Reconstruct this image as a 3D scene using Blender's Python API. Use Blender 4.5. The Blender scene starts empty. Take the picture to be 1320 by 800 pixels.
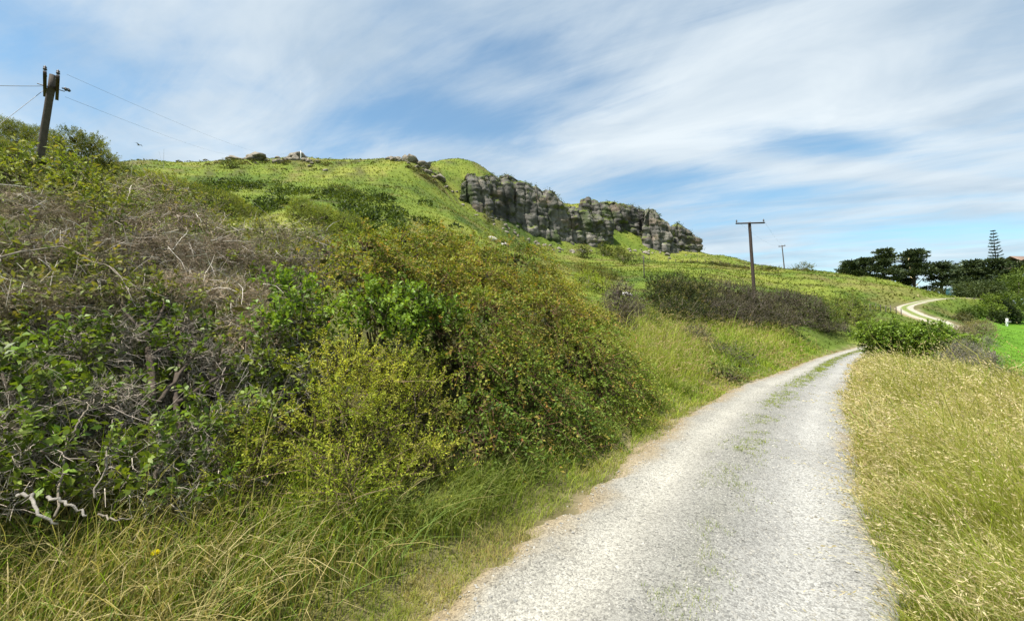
import bpy, math, random
import numpy as np
from math import radians as R

# ------------------------------------------------------------------ camera, sky, sun, exposure
scene = bpy.context.scene
C = scene.collection
EYE = 1.75
FPX = 513.0                      # focal length in photo pixels (1320 wide)
PITCH = R(1.45)
cam_d = bpy.data.cameras.new('camera'); cam = bpy.data.objects.new('camera', cam_d); C.objects.link(cam)
cam.location = (0, 0, EYE); cam.rotation_euler = (R(90) + PITCH, 0, 0)
cam_d.sensor_width = 36.0; cam_d.lens = 36.0 * FPX / 1320.0
cam_d.clip_start = 0.05; cam_d.clip_end = 6000
scene.camera = cam

SUN_AZ = R(-118)
SUN_EL = R(66)
world = bpy.data.worlds.new('World'); scene.world = world; world.use_nodes = True
nt = world.node_tree; nt.nodes.clear()
def N(t, **k):
    n = nt.nodes.new(t)
    for a, b in k.items(): setattr(n, a, b)
    return n
def Lk(a, b): nt.links.new(a, b)
def M(op, a, b=None, c=None):
    n = N('ShaderNodeMath', operation=op)
    for i, v in enumerate((a, b, c)):
        if v is None: continue
        if isinstance(v, (int, float)): n.inputs[i].default_value = v
        else: Lk(v, n.inputs[i])
    return n.outputs[0]
out = N('ShaderNodeOutputWorld'); bg = N('ShaderNodeBackground'); Lk(bg.outputs[0], out.inputs[0])
bg.inputs[1].default_value = 0.098
sky = N('ShaderNodeTexSky', sky_type='NISHITA'); sky.sun_disc = False
sky.sun_elevation = SUN_EL; sky.sun_rotation = SUN_AZ
sky.air_density = 1.0; sky.dust_density = 0.35; sky.ozone_density = 1.0
tc = N('ShaderNodeTexCoord'); sep = N('ShaderNodeSeparateXYZ'); Lk(tc.outputs['Generated'], sep.inputs[0])
zc = M('ADD', M('MAXIMUM', sep.outputs[2], 0.0), 0.10)
px = M('DIVIDE', sep.outputs[0], zc); py = M('DIVIDE', sep.outputs[1], zc)
comb = N('ShaderNodeCombineXYZ'); Lk(px, comb.inputs[0]); Lk(py, comb.inputs[1])
def cloud_noise(rot, scl, off, scale, detail, rough, dist):
    vr = N('ShaderNodeVectorRotate', rotation_type='Z_AXIS'); Lk(comb.outputs[0], vr.inputs['Vector']); vr.inputs['Angle'].default_value = R(rot)
    mp = N('ShaderNodeMapping'); Lk(vr.outputs[0], mp.inputs[0]); mp.inputs['Scale'].default_value = (scl[0], scl[1], 1)
    mp.inputs['Location'].default_value = (off[0], off[1], 0)
    n = N('ShaderNodeTexNoise'); Lk(mp.outputs[0], n.inputs['Vector'])
    n.inputs['Scale'].default_value = scale; n.inputs['Detail'].default_value = detail
    n.inputs['Roughness'].default_value = rough; n.inputs['Distortion'].default_value = dist
    return n.outputs[0]
def blob(cx, cy, rx, ry, rot, amp):
    """a broad opening (amp<0) or bank (amp>0) in the cloud layer, laid out on the cloud plane"""
    c, s = math.cos(R(rot)), math.sin(R(rot))
    dx = M('SUBTRACT', px, cx); dy = M('SUBTRACT', py, cy)
    a = M('DIVIDE', M('ADD', M('MULTIPLY', dx, c), M('MULTIPLY', dy, s)), rx)
    b = M('DIVIDE', M('SUBTRACT', M('MULTIPLY', dy, c), M('MULTIPLY', dx, s)), ry)
    q = M('ADD', M('MULTIPLY', a, a), M('MULTIPLY', b, b))
    return M('MULTIPLY', M('POWER', 2.718, M('MULTIPLY', q, -1.0)), amp)
n1 = cloud_noise(36, (0.6, 1.5), (3.1, 1.7), 1.1, 7, 0.55, 0.7)
n2 = cloud_noise(28, (0.45, 1.9), (7.3, 4.1), 2.4, 8, 0.62, 1.2)
n3 = cloud_noise(35, (0.8, 1.2), (2.2, 6.1), 5.5, 6, 0.6, 1.5)
cov = M('ADD', M('ADD', M('MULTIPLY', n1, 0.85), M('MULTIPLY', n2, 0.40)), M('MULTIPLY', n3, 0.14))
for b in ((-1.52, 1.05, 0.42, 0.36, 0, -0.26), (-0.22, 1.62, 0.42, 0.18, 8, -0.38), (0.12, 1.30, 0.34, 0.10, 22, -0.16), (1.35, 1.71, 0.42, 0.10, 6, -0.24),
          (1.0, 2.25, 0.8, 0.18, 0, -0.24), (2.2, 2.7, 1.6, 0.4, 0, -0.12), (0.48, 1.76, 0.42, 0.13, 12, 0.24), (0.95, 1.36, 0.6, 0.22, 14, 0.22),
          (2.0, 1.96, 0.9, 0.07, 3, 0.26), (-0.7, 1.3, 0.45, 0.28, 10, 0.14)):
    cov = M('ADD', cov, blob(*b))
ramp = N('ShaderNodeMapRange', interpolation_type='SMOOTHERSTEP'); Lk(cov, ramp.inputs[0])
ramp.inputs[1].default_value = 0.26; ramp.inputs[2].default_value = 0.92
ramp.inputs[3].default_value = 0.10; ramp.inputs[4].default_value = 0.93
ns = M('ADD', cloud_noise(30, (0.7, 1.3), (1.3, 9.7), 1.6, 5, 0.55, 0.6), blob(0.75, 1.65, 0.75, 0.45, 0, 0.22))
shade = N('ShaderNodeMapRange'); Lk(ns, shade.inputs[0])
shade.inputs[1].default_value = 0.32; shade.inputs[2].default_value = 0.78
mixc = N('ShaderNodeMix', data_type='RGBA'); Lk(shade.outputs[0], mixc.inputs[0])
mixc.inputs[6].default_value = (2.9, 3.6, 4.3, 1); mixc.inputs[7].default_value = (5.0, 5.45, 5.7, 1)
skm = N('ShaderNodeMix', data_type='RGBA', blend_type='MULTIPLY'); skm.inputs[0].default_value = 1.0
Lk(sky.outputs[0], skm.inputs[6]); skm.inputs[7].default_value = (0.80, 1.06, 1.05, 1)
mixs = N('ShaderNodeMix', data_type='RGBA'); Lk(ramp.outputs[0], mixs.inputs[0])
Lk(skm.outputs[2], mixs.inputs[6]); Lk(mixc.outputs[2], mixs.inputs[7]); Lk(mixs.outputs[2], bg.inputs[0])

sun_d = bpy.data.lights.new('sun', 'SUN'); sun = bpy.data.objects.new('sun', sun_d); C.objects.link(sun)
sun_d.energy = 5.0; sun_d.angle = R(0.53); sun_d.color = (1.0, 0.955, 0.88)
sun.rotation_euler = (R(90) - SUN_EL, 0, math.pi - SUN_AZ)
sun.location = (0, 0, 60)
vs = scene.view_settings; vs.view_transform = 'Standard'; vs.look = 'None'; vs.gamma = 1.0; vs.use_curve_mapping = False
vs.exposure = 0.86
scene.cycles.max_bounces = 6; scene.cycles.transparent_max_bounces = 4
scene.cycles.use_denoising = True

# ------------------------------------------------------------------ small helpers
rng = np.random.default_rng(7)
random.seed(7)
cp, sp = math.cos(PITCH), math.sin(PITCH)
def ray(u, v):
    a = (u - 660) / FPX; b = (400 - v) / FPX
    return np.array([a, cp - b * sp, sp + b * cp])
def W(u, v, Y):
    d = ray(u, v); d = d * (Y / d[1])
    return np.array([d[0], d[1], d[2] + EYE])

def _hash(ix, iy, iz):
    h = (ix.astype(np.int64) * 374761393 + iy.astype(np.int64) * 668265263 + iz.astype(np.int64) * 2147483647 // 7) & 0xffffffff
    h = ((h ^ (h >> 13)) * 1274126177) & 0xffffffff
    h = (h ^ (h >> 16)) * 2246822519 & 0xffffffff
    return ((h ^ (h >> 15)) & 0xffffff) / float(0xffffff)
def vnoise(x, y, z=0.0):
    x, y, z = np.broadcast_arrays(np.asarray(x, float), np.asarray(y, float), np.asarray(z, float))
    ix, iy, iz = np.floor(x).astype(np.int64), np.floor(y).astype(np.int64), np.floor(z).astype(np.int64)
    fx, fy, fz = x - ix, y - iy, z - iz
    fx, fy, fz = (f * f * f * (f * (f * 6 - 15) + 10) for f in (fx, fy, fz))
    r = 0
    for dx in (0, 1):
        for dy in (0, 1):
            for dz in (0, 1):
                w = (fx if dx else 1 - fx) * (fy if dy else 1 - fy) * (fz if dz else 1 - fz)
                r = r + w * _hash(ix + dx, iy + dy, iz + dz)
    return r * 2 - 1
def fbm(x, y, z=0.0, o=4):
    r, a, f = 0, 0.5, 1.0
    for i in range(o):
        r = r + a * vnoise(np.asarray(x) * f + 17.3 * i, np.asarray(y) * f - 9.1 * i, np.asarray(z) * f + 3.7 * i); a *= 0.5; f *= 2.03
    return r
def sstep(a, b, x): t = np.clip((x - a) / (b - a), 0, 1); return t * t * (3 - 2 * t)
def nrm(v): return v / np.maximum(np.linalg.norm(v, axis=-1, keepdims=True), 1e-9)
def rdir(n): return nrm(rng.normal(size=(n, 3)))

class Geo:
    """collects triangles / quads with a colour per vertex and links them as ONE mesh object"""
    def __init__(s): s.v = []; s.c = []; s.f3 = []; s.f4 = []; s.n = 0
    def add(s, v, c, f3=None, f4=None):
        v = np.asarray(v, float).reshape(-1, 3)
        c = np.broadcast_to(np.asarray(c, float), (len(v), 3)) if np.ndim(c) == 1 else np.asarray(c, float).reshape(-1, 3)
        s.v.append(v); s.c.append(c)
        if f3 is not None and len(f3): s.f3.append(np.asarray(f3, np.int64) + s.n)
        if f4 is not None and len(f4): s.f4.append(np.asarray(f4, np.int64) + s.n)
        s.n += len(v)
    def mesh(s, name, mat, smooth=False, origin=(0, 0, 0)):
        v = np.concatenate(s.v) - np.asarray(origin, float); c = np.concatenate(s.c)
        f3 = np.concatenate(s.f3) if s.f3 else np.zeros((0, 3), np.int64)
        f4 = np.concatenate(s.f4) if s.f4 else np.zeros((0, 4), np.int64)
        me = bpy.data.meshes.new(name)
        me.vertices.add(len(v)); me.vertices.foreach_set('co', v.astype(np.float32).ravel())
        me.loops.add(f3.size + f4.size)
        me.loops.foreach_set('vertex_index', np.concatenate([f3.ravel(), f4.ravel()]).astype(np.int32))
        me.polygons.add(len(f3) + len(f4))
        st = np.concatenate([np.arange(len(f3)) * 3, f3.size + np.arange(len(f4)) * 4]).astype(np.int32)
        me.polygons.foreach_set('loop_start', st)
        if smooth: me.polygons.foreach_set('use_smooth', np.ones(len(st), bool))
        me.update(calc_edges=True)
        at = me.color_attributes.new('tint', 'FLOAT_COLOR', 'POINT')
        at.data.foreach_set('color', np.concatenate([np.clip(c, 0.002, 1), np.ones((len(c), 1))], 1).astype(np.float32).ravel())
        me.materials.append(mat)
        return me
    def obj(s, name, mat, parent=None, smooth=False, origin=None):
        o_ = (0, 0, 0) if origin is None else origin
        base = np.zeros(3) if parent is None else np.array(parent.location)
        me = s.mesh(name, mat, smooth, o_ if parent is None else base)
        o = bpy.data.objects.new(name, me); C.objects.link(o)
        if parent is None: o.location = o_
        else: o.parent = parent
        return o
def tag(o, label=None, cat=None, group=None, kind=None):
    for k, v in (('label', label), ('category', cat), ('group', group), ('kind', kind)):
        if v: o[k] = v
    return o
def empty(name, loc, label, cat, group=None):
    o = bpy.data.objects.new(name, None); C.objects.link(o); o.location = [float(q) for q in loc]; o.empty_display_size = 0.2
    return tag(o, label, cat, group)

def tubes(g, P, rad, col, sides=3):
    """P (n,k,3) polylines, rad (n,k)"""
    P = np.asarray(P, float); n, k, _ = P.shape
    rad = np.broadcast_to(np.asarray(rad, float), (n, k))
    T = nrm(np.gradient(P, axis=1))
    ref = np.where(np.abs(T[..., 2:3]) > 0.9, np.array([1., 0, 0]), np.array([0, 0, 1.]))
    A = nrm(np.cross(T, ref)); B = np.cross(T, A)
    an = np.arange(sides) * 2 * np.pi / sides
    V = P[:, :, None, :] + rad[:, :, None, None] * (A[:, :, None, :] * np.cos(an)[None, None, :, None] + B[:, :, None, :] * np.sin(an)[None, None, :, None])
    idx = np.arange(n * k * sides).reshape(n, k, sides)
    a = idx[:, :-1, :]; b = idx[:, 1:, :]
    F = np.stack([a, np.roll(a, -1, 2), np.roll(b, -1, 2), b], -1).reshape(-1, 4)
    if np.ndim(col) == 2: col = np.repeat(col, k * sides, 0)
    g.add(V, col, f4=F)
    if sides > 3:
        e0 = idx[:, 0, ::-1]; e1 = idx[:, -1, :]
        for e in (e0, e1):
            tri = np.stack([np.repeat(e[:, :1], sides - 2, 1), e[:, 1:-1], e[:, 2:]], -1).reshape(-1, 3)
            g.f3.append(tri + g.n - n * k * sides)
def strips(g, P, rad, col):
    """hair-fine twigs as narrow strips: P (n,k,3)"""
    P = np.asarray(P, float); n, k, _ = P.shape; rad = np.broadcast_to(np.asarray(rad, float), (n, k))
    S = nrm(np.cross(P[:, -1] - P[:, 0], rdir(n)))[:, None]
    V = np.stack([P - S * rad[..., None], P + S * rad[..., None]], 2)
    idx = np.arange(n * k * 2).reshape(n, k, 2); a = idx[:, :-1]; b = idx[:, 1:]
    g.add(V, np.repeat(col, k * 2, 0) if np.ndim(col) == 2 else col, f4=np.stack([a[..., 0], a[..., 1], b[..., 1], b[..., 0]], -1).reshape(-1, 4))
def leaves(g, P, A, U, L, Wd, col, fold=0.25):
    """one folded rhombus per leaf: root P, axis A, rough normal U"""
    n = len(P); A = nrm(A); S = nrm(np.cross(A, U)); Nn = np.cross(S, A)
    L = np.broadcast_to(np.asarray(L, float), n)[:, None]; Wd = np.broadcast_to(np.asarray(Wd, float), n)[:, None]
    m = P + A * L * 0.55 - Nn * Wd * fold
    V = np.stack([P, m + S * Wd * 0.5 + Nn * Wd * fold * 1.5, P + A * L - Nn * L * 0.08, m - S * Wd * 0.5 + Nn * Wd * fold * 1.5], 1)
    i = np.arange(n * 4).reshape(n, 4)
    g.add(V, np.repeat(col, 4, 0), f4=i)
def blades(g, root, h, lean, curl, w, c0, c1, segs=3):
    """tapered grass ribbons; lean (n,3) horizontal bend at the tip (fraction of h)"""
    n = len(root); h = h[:, None]; w = w[:, None]
    t = np.linspace(0, 1, segs + 1)
    side = nrm(np.cross(np.concatenate([lean[:, :2] + rng.normal(0, .25, (n, 2)) + 1e-4, np.zeros((n, 1))], 1), np.array([0, 0, 1.0])))
    side = nrm(side + rng.normal(0, .45, (n, 3)) * np.array([1, 1, .2]))
    V = []; Cc = []
    for j, tt in enumerate(t):
        p = root + h * (np.array([0, 0, 1.0]) * (tt - curl[:, None] * tt ** 3) + lean * tt ** 2)
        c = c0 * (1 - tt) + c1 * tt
        if j < segs:
            ww = w * (1 - tt * 0.75) * 0.5
            V += [p - side * ww, p + side * ww]; Cc += [c, c]
        else:
            V.append(p); Cc.append(c)
    k = 2 * segs + 1
    V = np.stack(V, 1); Cc = np.stack(Cc, 1)
    b = (np.arange(n) * k)[:, None]
    f4 = np.concatenate([b + np.array([[2 * j, 2 * j + 1, 2 * j + 3, 2 * j + 2]]) for j in range(segs - 1)]) if segs > 1 else None
    f3 = b + np.array([[2 * segs - 2, 2 * segs - 1, 2 * segs]])
    g.add(V, Cc, f3=f3, f4=f4)
def lerp(a, b, t): return np.asarray(a) * (1 - t) + np.asarray(b) * t
def mixcol(cols, n, jit=0.12, sel=None):
    """n colours picked between the listed ones"""
    cols = np.asarray(cols, float); t = (rng.random(n) if sel is None else np.clip(sel, 0, 1)) * (len(cols) - 1)
    i = np.clip(np.floor(t).astype(int), 0, len(cols) - 2) if len(cols) > 1 else np.zeros(n, int)
    f = (t - i)[:, None]
    c = cols[i] * (1 - f) + cols[np.minimum(i + 1, len(cols) - 1)] * f
    return c * (1 + rng.normal(0, jit, (n, 1)))

# ------------------------------------------------------------------ materials
def new_mat(name):
    m = bpy.data.materials.new(name); m.use_nodes = True; t = m.node_tree; t.nodes.clear()
    o = t.nodes.new('ShaderNodeOutputMaterial'); return m, t, o
def leaf_mat(name, trans=0.35, rough=0.5, spec=0.3, tcol=(1.25, 1.2, 0.45)):
    m, t, o = new_mat(name)
    a = t.nodes.new('ShaderNodeAttribute'); a.attribute_name = 'tint'
    p = t.nodes.new('ShaderNodeBsdfPrincipled'); p.inputs['Roughness'].default_value = rough
    p.inputs['Specular IOR Level'].default_value = spec
    t.links.new(a.outputs[0], p.inputs['Base Color'])
    tr = t.nodes.new('ShaderNodeBsdfTranslucent')
    mx = t.nodes.new('ShaderNodeMix'); mx.data_type = 'RGBA'; mx.blend_type = 'MULTIPLY'; mx.inputs[0].default_value = 1
    t.links.new(a.outputs[0], mx.inputs[6]); mx.inputs[7].default_value = (*tcol, 1); t.links.new(mx.outputs[2], tr.inputs[0])
    ms = t.nodes.new('ShaderNodeMixShader'); ms.inputs[0].default_value = trans
    t.links.new(p.outputs[0], ms.inputs[1]); t.links.new(tr.outputs[0], ms.inputs[2]); t.links.new(ms.outputs[0], o.inputs[0])
    return m
def surf_mat(name, rough=0.9, noise=(8.0, 0.35), bump=(20.0, 0.3, 0.05), spec=0.2, attr=True, col=(.5, .5, .5)):
    """vertex tint (or plain colour) broken up by procedural noise, with noise relief"""
    m, t, o = new_mat(name)
    p = t.nodes.new('ShaderNodeBsdfPrincipled'); p.inputs['Roughness'].default_value = rough; p.inputs['Specular IOR Level'].default_value = spec
    geo = t.nodes.new('ShaderNodeNewGeometry')
    n = t.nodes.new('ShaderNodeTexNoise'); n.inputs['Scale'].default_value = noise[0]; n.inputs['Detail'].default_value = 7; n.inputs['Roughness'].default_value = 0.65
    t.links.new(geo.outputs['Position'], n.inputs['Vector'])
    mr = t.nodes.new('ShaderNodeMapRange'); mr.inputs[1].default_value = 0.25; mr.inputs[2].default_value = 0.75
    mr.inputs[3].default_value = 1 - noise[1]; mr.inputs[4].default_value = 1 + noise[1]; t.links.new(n.outputs[0], mr.inputs[0])
    mx = t.nodes.new('ShaderNodeVectorMath'); mx.operation = 'SCALE'
    if attr:
        a = t.nodes.new('ShaderNodeAttribute'); a.attribute_name = 'tint'; t.links.new(a.outputs[1], mx.inputs[0])
    else: mx.inputs[0].default_value = col
    t.links.new(mr.outputs[0], mx.inputs['Scale']); t.links.new(mx.outputs[0], p.inputs['Base Color'])
    if bump:
        b = t.nodes.new('ShaderNodeTexNoise'); b.inputs['Scale'].default_value = bump[0]; b.inputs['Detail'].default_value = 8; b.inputs['Roughness'].default_value = 0.7
        t.links.new(geo.outputs['Position'], b.inputs['Vector'])
        bp = t.nodes.new('ShaderNodeBump'); bp.inputs['Strength'].default_value = bump[1]; bp.inputs['Distance'].default_value = bump[2]
        t.links.new(b.outputs[0], bp.inputs['Height']); t.links.new(bp.outputs[0], p.inputs['Normal'])
    t.links.new(p.outputs[0], o.inputs[0])
    return m
M_LEAF = leaf_mat('leaf', 0.36, 0.6, 0.18)
M_GLOSSY = leaf_mat('glossy_leaf', 0.32, 0.5, 0.28)
M_NEEDLE = leaf_mat('needle_leaf', 0.40, 0.65, 0.15)
M_GRASS = leaf_mat('grass_blade', 0.40, 0.65, 0.15, (1.15, 1.15, 0.6))
M_DARKTREE = leaf_mat('conifer_leaf', 0.15, 0.65, 0.15)
M_TWIG = surf_mat('twig_bark', 0.85, (30, 0.3), None, 0.15)
M_BARK = surf_mat('bark', 0.9, (14, 0.4), (26, 0.7, 0.03), 0.15)
M_ROCK = surf_mat('cliff_rock', 0.92, (0.55, 0.38), (1.6, 0.9, 0.5), 0.15)
M_STONE = surf_mat('pale_stone', 0.9, (5, 0.25), (14, 0.6, 0.04), 0.2)
M_GROUND = surf_mat('ground_soil_and_turf', 0.95, (0.8, 0.28), (3.0, 0.5, 0.12), 0.1)
M_ROAD = surf_mat('gravel_surface', 0.95, (1.6, 0.10), None, 0.1)
def pebbles(m):
    """crushed stone: two sizes of irregular chips, each with its own grey, standing a few millimetres proud"""
    t = m.node_tree; p = [n for n in t.nodes if n.type == 'BSDF_PRINCIPLED'][0]; src = p.inputs['Base Color'].links[0].from_socket
    geo = [n for n in t.nodes if n.type == 'NEW_GEOMETRY'][0]; hs = []
    for scale, lo, hi in ((62.0, .60, 1.20), (140.0, .58, 1.26)):
        wv = t.nodes.new('ShaderNodeTexNoise'); wv.inputs['Scale'].default_value = scale * .6; t.links.new(geo.outputs['Position'], wv.inputs['Vector'])
        ad = t.nodes.new('ShaderNodeVectorMath'); ad.operation = 'MULTIPLY_ADD'; t.links.new(wv.outputs[1], ad.inputs[0]); ad.inputs[1].default_value = (.6 / scale,) * 3; t.links.new(geo.outputs['Position'], ad.inputs[2])
        v = t.nodes.new('ShaderNodeTexVoronoi'); v.inputs['Scale'].default_value = scale; t.links.new(ad.outputs[0], v.inputs['Vector'])
        bw = t.nodes.new('ShaderNodeSeparateColor'); t.links.new(v.outputs['Color'], bw.inputs[0])
        pw = t.nodes.new('ShaderNodeMath'); pw.operation = 'POWER'; t.links.new(bw.outputs[0], pw.inputs[0]); pw.inputs[1].default_value = .55
        mr = t.nodes.new('ShaderNodeMapRange'); t.links.new(pw.outputs[0], mr.inputs[0]); mr.inputs[3].default_value = lo; mr.inputs[4].default_value = hi
        sc_ = t.nodes.new('ShaderNodeVectorMath'); sc_.operation = 'SCALE'; t.links.new(src, sc_.inputs[0]); t.links.new(mr.outputs[0], sc_.inputs['Scale']); src = sc_.outputs[0]; hs.append((v, scale))
    t.links.new(src, p.inputs['Base Color']); prev = None
    for v, scale in hs:
        b = t.nodes.new('ShaderNodeBump'); b.invert = True; b.inputs['Strength'].default_value = .55; b.inputs['Distance'].default_value = .35 / scale
        t.links.new(v.outputs['Distance'], b.inputs['Height'])
        if prev: t.links.new(prev, b.inputs['Normal'])
        prev = b.outputs[0]
    t.links.new(prev, p.inputs['Normal'])
pebbles(M_ROAD)
M_POLE = surf_mat('weathered_pole', 0.85, (9, 0.35), (40, 0.5, 0.01), 0.2)
M_PLAIN = surf_mat('painted_metal', 0.5, (6, 0.1), None, 0.4)

# ------------------------------------------------------------------ road line and terrain
ctrl = np.array([(-19, -24, 0, 2.5), (-9.5, -11.5, 0, 2.3), (-3.6, -3.9, 0, 2.2), (0.90, 2.32, 0, 2.28), (3.86, 6.3, 0, 2.32), (7.55, 10.8, -.10, 2.3), (11.9, 15.6, -.31, 2.15),
                 (23.1, 28, -.82, 2.15), (34.5, 37, -.45, 2.1), (45.0, 42.5, .45, 2.15), (52.5, 48.5, 1.3, 2.2), (58.0, 57.5, 2.75, 2.2), (65, 65.5, 4.2, 2.1), (83, 75.5, 6.0, 1.9), (102, 84, 5.6, 3.0), (135, 92, 2, 3.0)], float)
def catmull(P, m=6):
    Q = np.concatenate([[2 * P[0] - P[1]], P, [2 * P[-1] - P[-2]]]); outp = []
    for i in range(1, len(Q) - 2):
        t = np.linspace(0, 1, m, endpoint=False)[:, None]; a, b, c, d = Q[i - 1], Q[i], Q[i + 1], Q[i + 2]
        outp.append(0.5 * (2 * b + (c - a) * t + (2 * a - 5 * b + 4 * c - d) * t ** 2 + (3 * b - a - 3 * c + d) * t ** 3))
    return np.concatenate(outp + [Q[-2:-1]])
RL = catmull(ctrl)
RT = nrm(np.gradient(RL[:, :2], axis=0))
def road_q(x, y):
    """signed distance beyond the road edge (left +, right -, inside ~0), road height there, |distance to centre|, half width"""
    x = np.atleast_1d(np.asarray(x, float)).ravel(); y = np.atleast_1d(np.asarray(y, float)).ravel()
    q = np.empty(len(x)); zr = np.empty(len(x)); hw = np.empty(len(x))
    for s in range(0, len(x), 40000):
        X = np.stack([x[s:s + 40000], y[s:s + 40000]], 1)
        A = RL[:-1, :2]; D = RL[1:, :2] - A; dd = (D ** 2).sum(1)
        t = np.clip(((X[:, None] - A[None]) * D[None]).sum(-1) / dd, 0, 1)
        pr = A[None] + t[..., None] * D[None]; d2 = ((X[:, None] - pr) ** 2).sum(-1)
        i = d2.argmin(1); j = np.arange(len(i)); ti = t[j, i]
        dv = X - pr[j, i]; cr = D[i, 0] * dv[:, 1] - D[i, 1] * dv[:, 0]
        q[s:s + 40000] = np.sqrt(d2[j, i]) * np.where(cr >= 0, 1, -1)
        zr[s:s + 40000] = RL[i, 2] * (1 - ti) + RL[i + 1, 2] * ti
        hw[s:s + 40000] = 0.5 * (RL[i, 3] * (1 - ti) + RL[i + 1, 3] * ti)
    return q, zr, hw
def near_z(x, y, rq=None):
    d, zr, hw = road_q(x, y) if rq is None else rq
    q = np.abs(d) - hw
    left = np.interp(q, [-5, 0, .35, .6, 1.0, 1.8, 3, 6, 10, 18, 30, 60], [0, 0, -.05, .0, .10, .30, .70, 1.7, 2.9, 5.2, 9.6, 19])
    right = np.interp(q, [-5, 0, .4, 1, 3, 8, 11, 15, 25, 60], [0, 0, .05, .03, -.04, -.15, -.3, -.95, -1.35, -1.5])
    return zr + np.where(d > 0, left, right)
def pol(p): return math.atan2(p[0], p[1]), math.log(math.hypot(p[0], p[1])), (p[2] - EYE) / math.hypot(p[0], p[1])
CP = []
for u, v, Y in [
    # skyline ridge with what lies behind it
    (60, 222, 95), (170, 210, 110), (230, 211, 115), (320, 206, 120), (390, 207, 120), (460, 208, 125), (525, 206, 130), (548, 214, 150), (570, 208, 162), (592, 205, 168), (612, 209, 166), (630, 222, 162), (650, 236, 165),
    (170, 240, 180), (320, 240, 190), (460, 240, 200), (592, 240, 240), (700, 300, 230), (830, 320, 240), (905, 345, 230),
    # open hillside
    (100, 250, 60), (200, 238, 80), (300, 250, 70), (400, 262, 62), (200, 290, 38), (300, 292, 44), (400, 300, 40), (500, 302, 46), (500, 240, 95), (420, 232, 95), (330, 226, 98),
    (560, 262, 95), (600, 290, 76), (560, 320, 50), (640, 312, 76), (700, 332, 70), (640, 345, 48), (540, 228, 112),
    # cliff foot
    (585, 246, 126), (640, 267, 130), (690, 297, 133), (740, 309, 138), (800, 309, 147), (830, 306, 157), (860, 321, 158), (908, 327, 166),
    # ground at the cliff head
    (600, 226, 143), (650, 238, 150), (680, 246, 152), (705, 256, 155), (733, 276, 158), (750, 266, 172), (790, 262, 177), (825, 274, 182), (860, 290, 180), (900, 326, 185),
    # pasture under the cliff
    (740, 346, 75), (800, 342, 95), (850, 346, 92), (900, 351, 86), (950, 347, 118), (830, 376, 50), (900, 378, 50), (950, 382, 50), (1000, 366, 80), (1000, 392, 46), (1060, 380, 72), (1060, 401, 48), (1120, 391, 66), (900, 336, 130),
    # right ridge and behind it
    (940, 334, 152), (1010, 346, 132), (1050, 349, 122), (1090, 353, 112), (1150, 365, 98), (1212, 381, 92), (1010, 368, 200), (1090, 376, 170), (1150, 384, 150), (1215, 392, 135), (940, 362, 230),
    # right side: road rise, paddock, far flats
    (1240, 398, 78), (1250, 420, 55), (1300, 421, 72), (1318, 482, 25), (1278, 474, 25), (1290, 440, 45), (1400, 432, 50), (1600, 425, 60), (1280, 397, 130), (1350, 402, 150), (1500, 408, 200), (1330, 409, 400),
    (700, 405, 1500), (300, 405, 1500), (1100, 408, 1500), (0, 405, 1500), (1500, 410, 1500), (-600, 405, 1500), (590, 395, 700), (200, 385, 700), (900, 395, 700), (1300, 408, 800),
    (-300, 205, 26), (-300, 190, 55), (0, 262, 14), (0, 205, 30), (0, 212, 70), (-300, 240, 160), (-900, 200, 30), (-900, 260, 120)]:
    CP.append(pol(W(u, v, Y)))
for r in (11.5, 16.0, 21.0):
    for az in np.radians(np.arange(-90, 91, 10)):
        x, y = r * math.sin(az), r * math.cos(az); CP.append(pol((x, y, near_z(x, y)[0])))
for p in RL[(RL[:, 1] > 18)][::5]: CP.append(pol((p[0], p[1], p[2])))
for az in (-180, -150, -120, -100, 100, 120, 150, 180):
    for r in (14, 40, 150, 700, 2500):
        a = math.radians(az); x, y = r * math.sin(a), r * math.cos(a)
        z = float(near_z(x, y)[0]) if r < 60 else 0.0
        CP.append((a, math.log(r), (z - EYE) / r))
CP = np.array(CP)
def tps_fit(P, val, lam=2e-4):
    K = lambda d: np.where(d > 1e-9, d * d * np.log(np.maximum(d, 1e-9)), 0)
    n = len(P); d = np.linalg.norm(P[:, None] - P[None], axis=-1)
    A = np.zeros((n + 3, n + 3)); A[:n, :n] = K(d) + lam * np.eye(n); A[:n, n] = 1; A[:n, n + 1:] = P; A[n, :n] = 1; A[n + 1:, :n] = P.T
    w = np.linalg.solve(A, np.concatenate([val, np.zeros(3)]))
    def f(Q):
        o = np.empty(len(Q))
        for s in range(0, len(Q), 20000):
            q = Q[s:s + 20000]; o[s:s + 20000] = K(np.linalg.norm(q[:, None] - P[None], axis=-1)) @ w[:n] + w[n] + q @ w[n + 1:]
        return o
    return f
SC = np.array([2.2, 1.0])
_tps = tps_fit(CP[:, :2] * SC, CP[:, 2])
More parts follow.
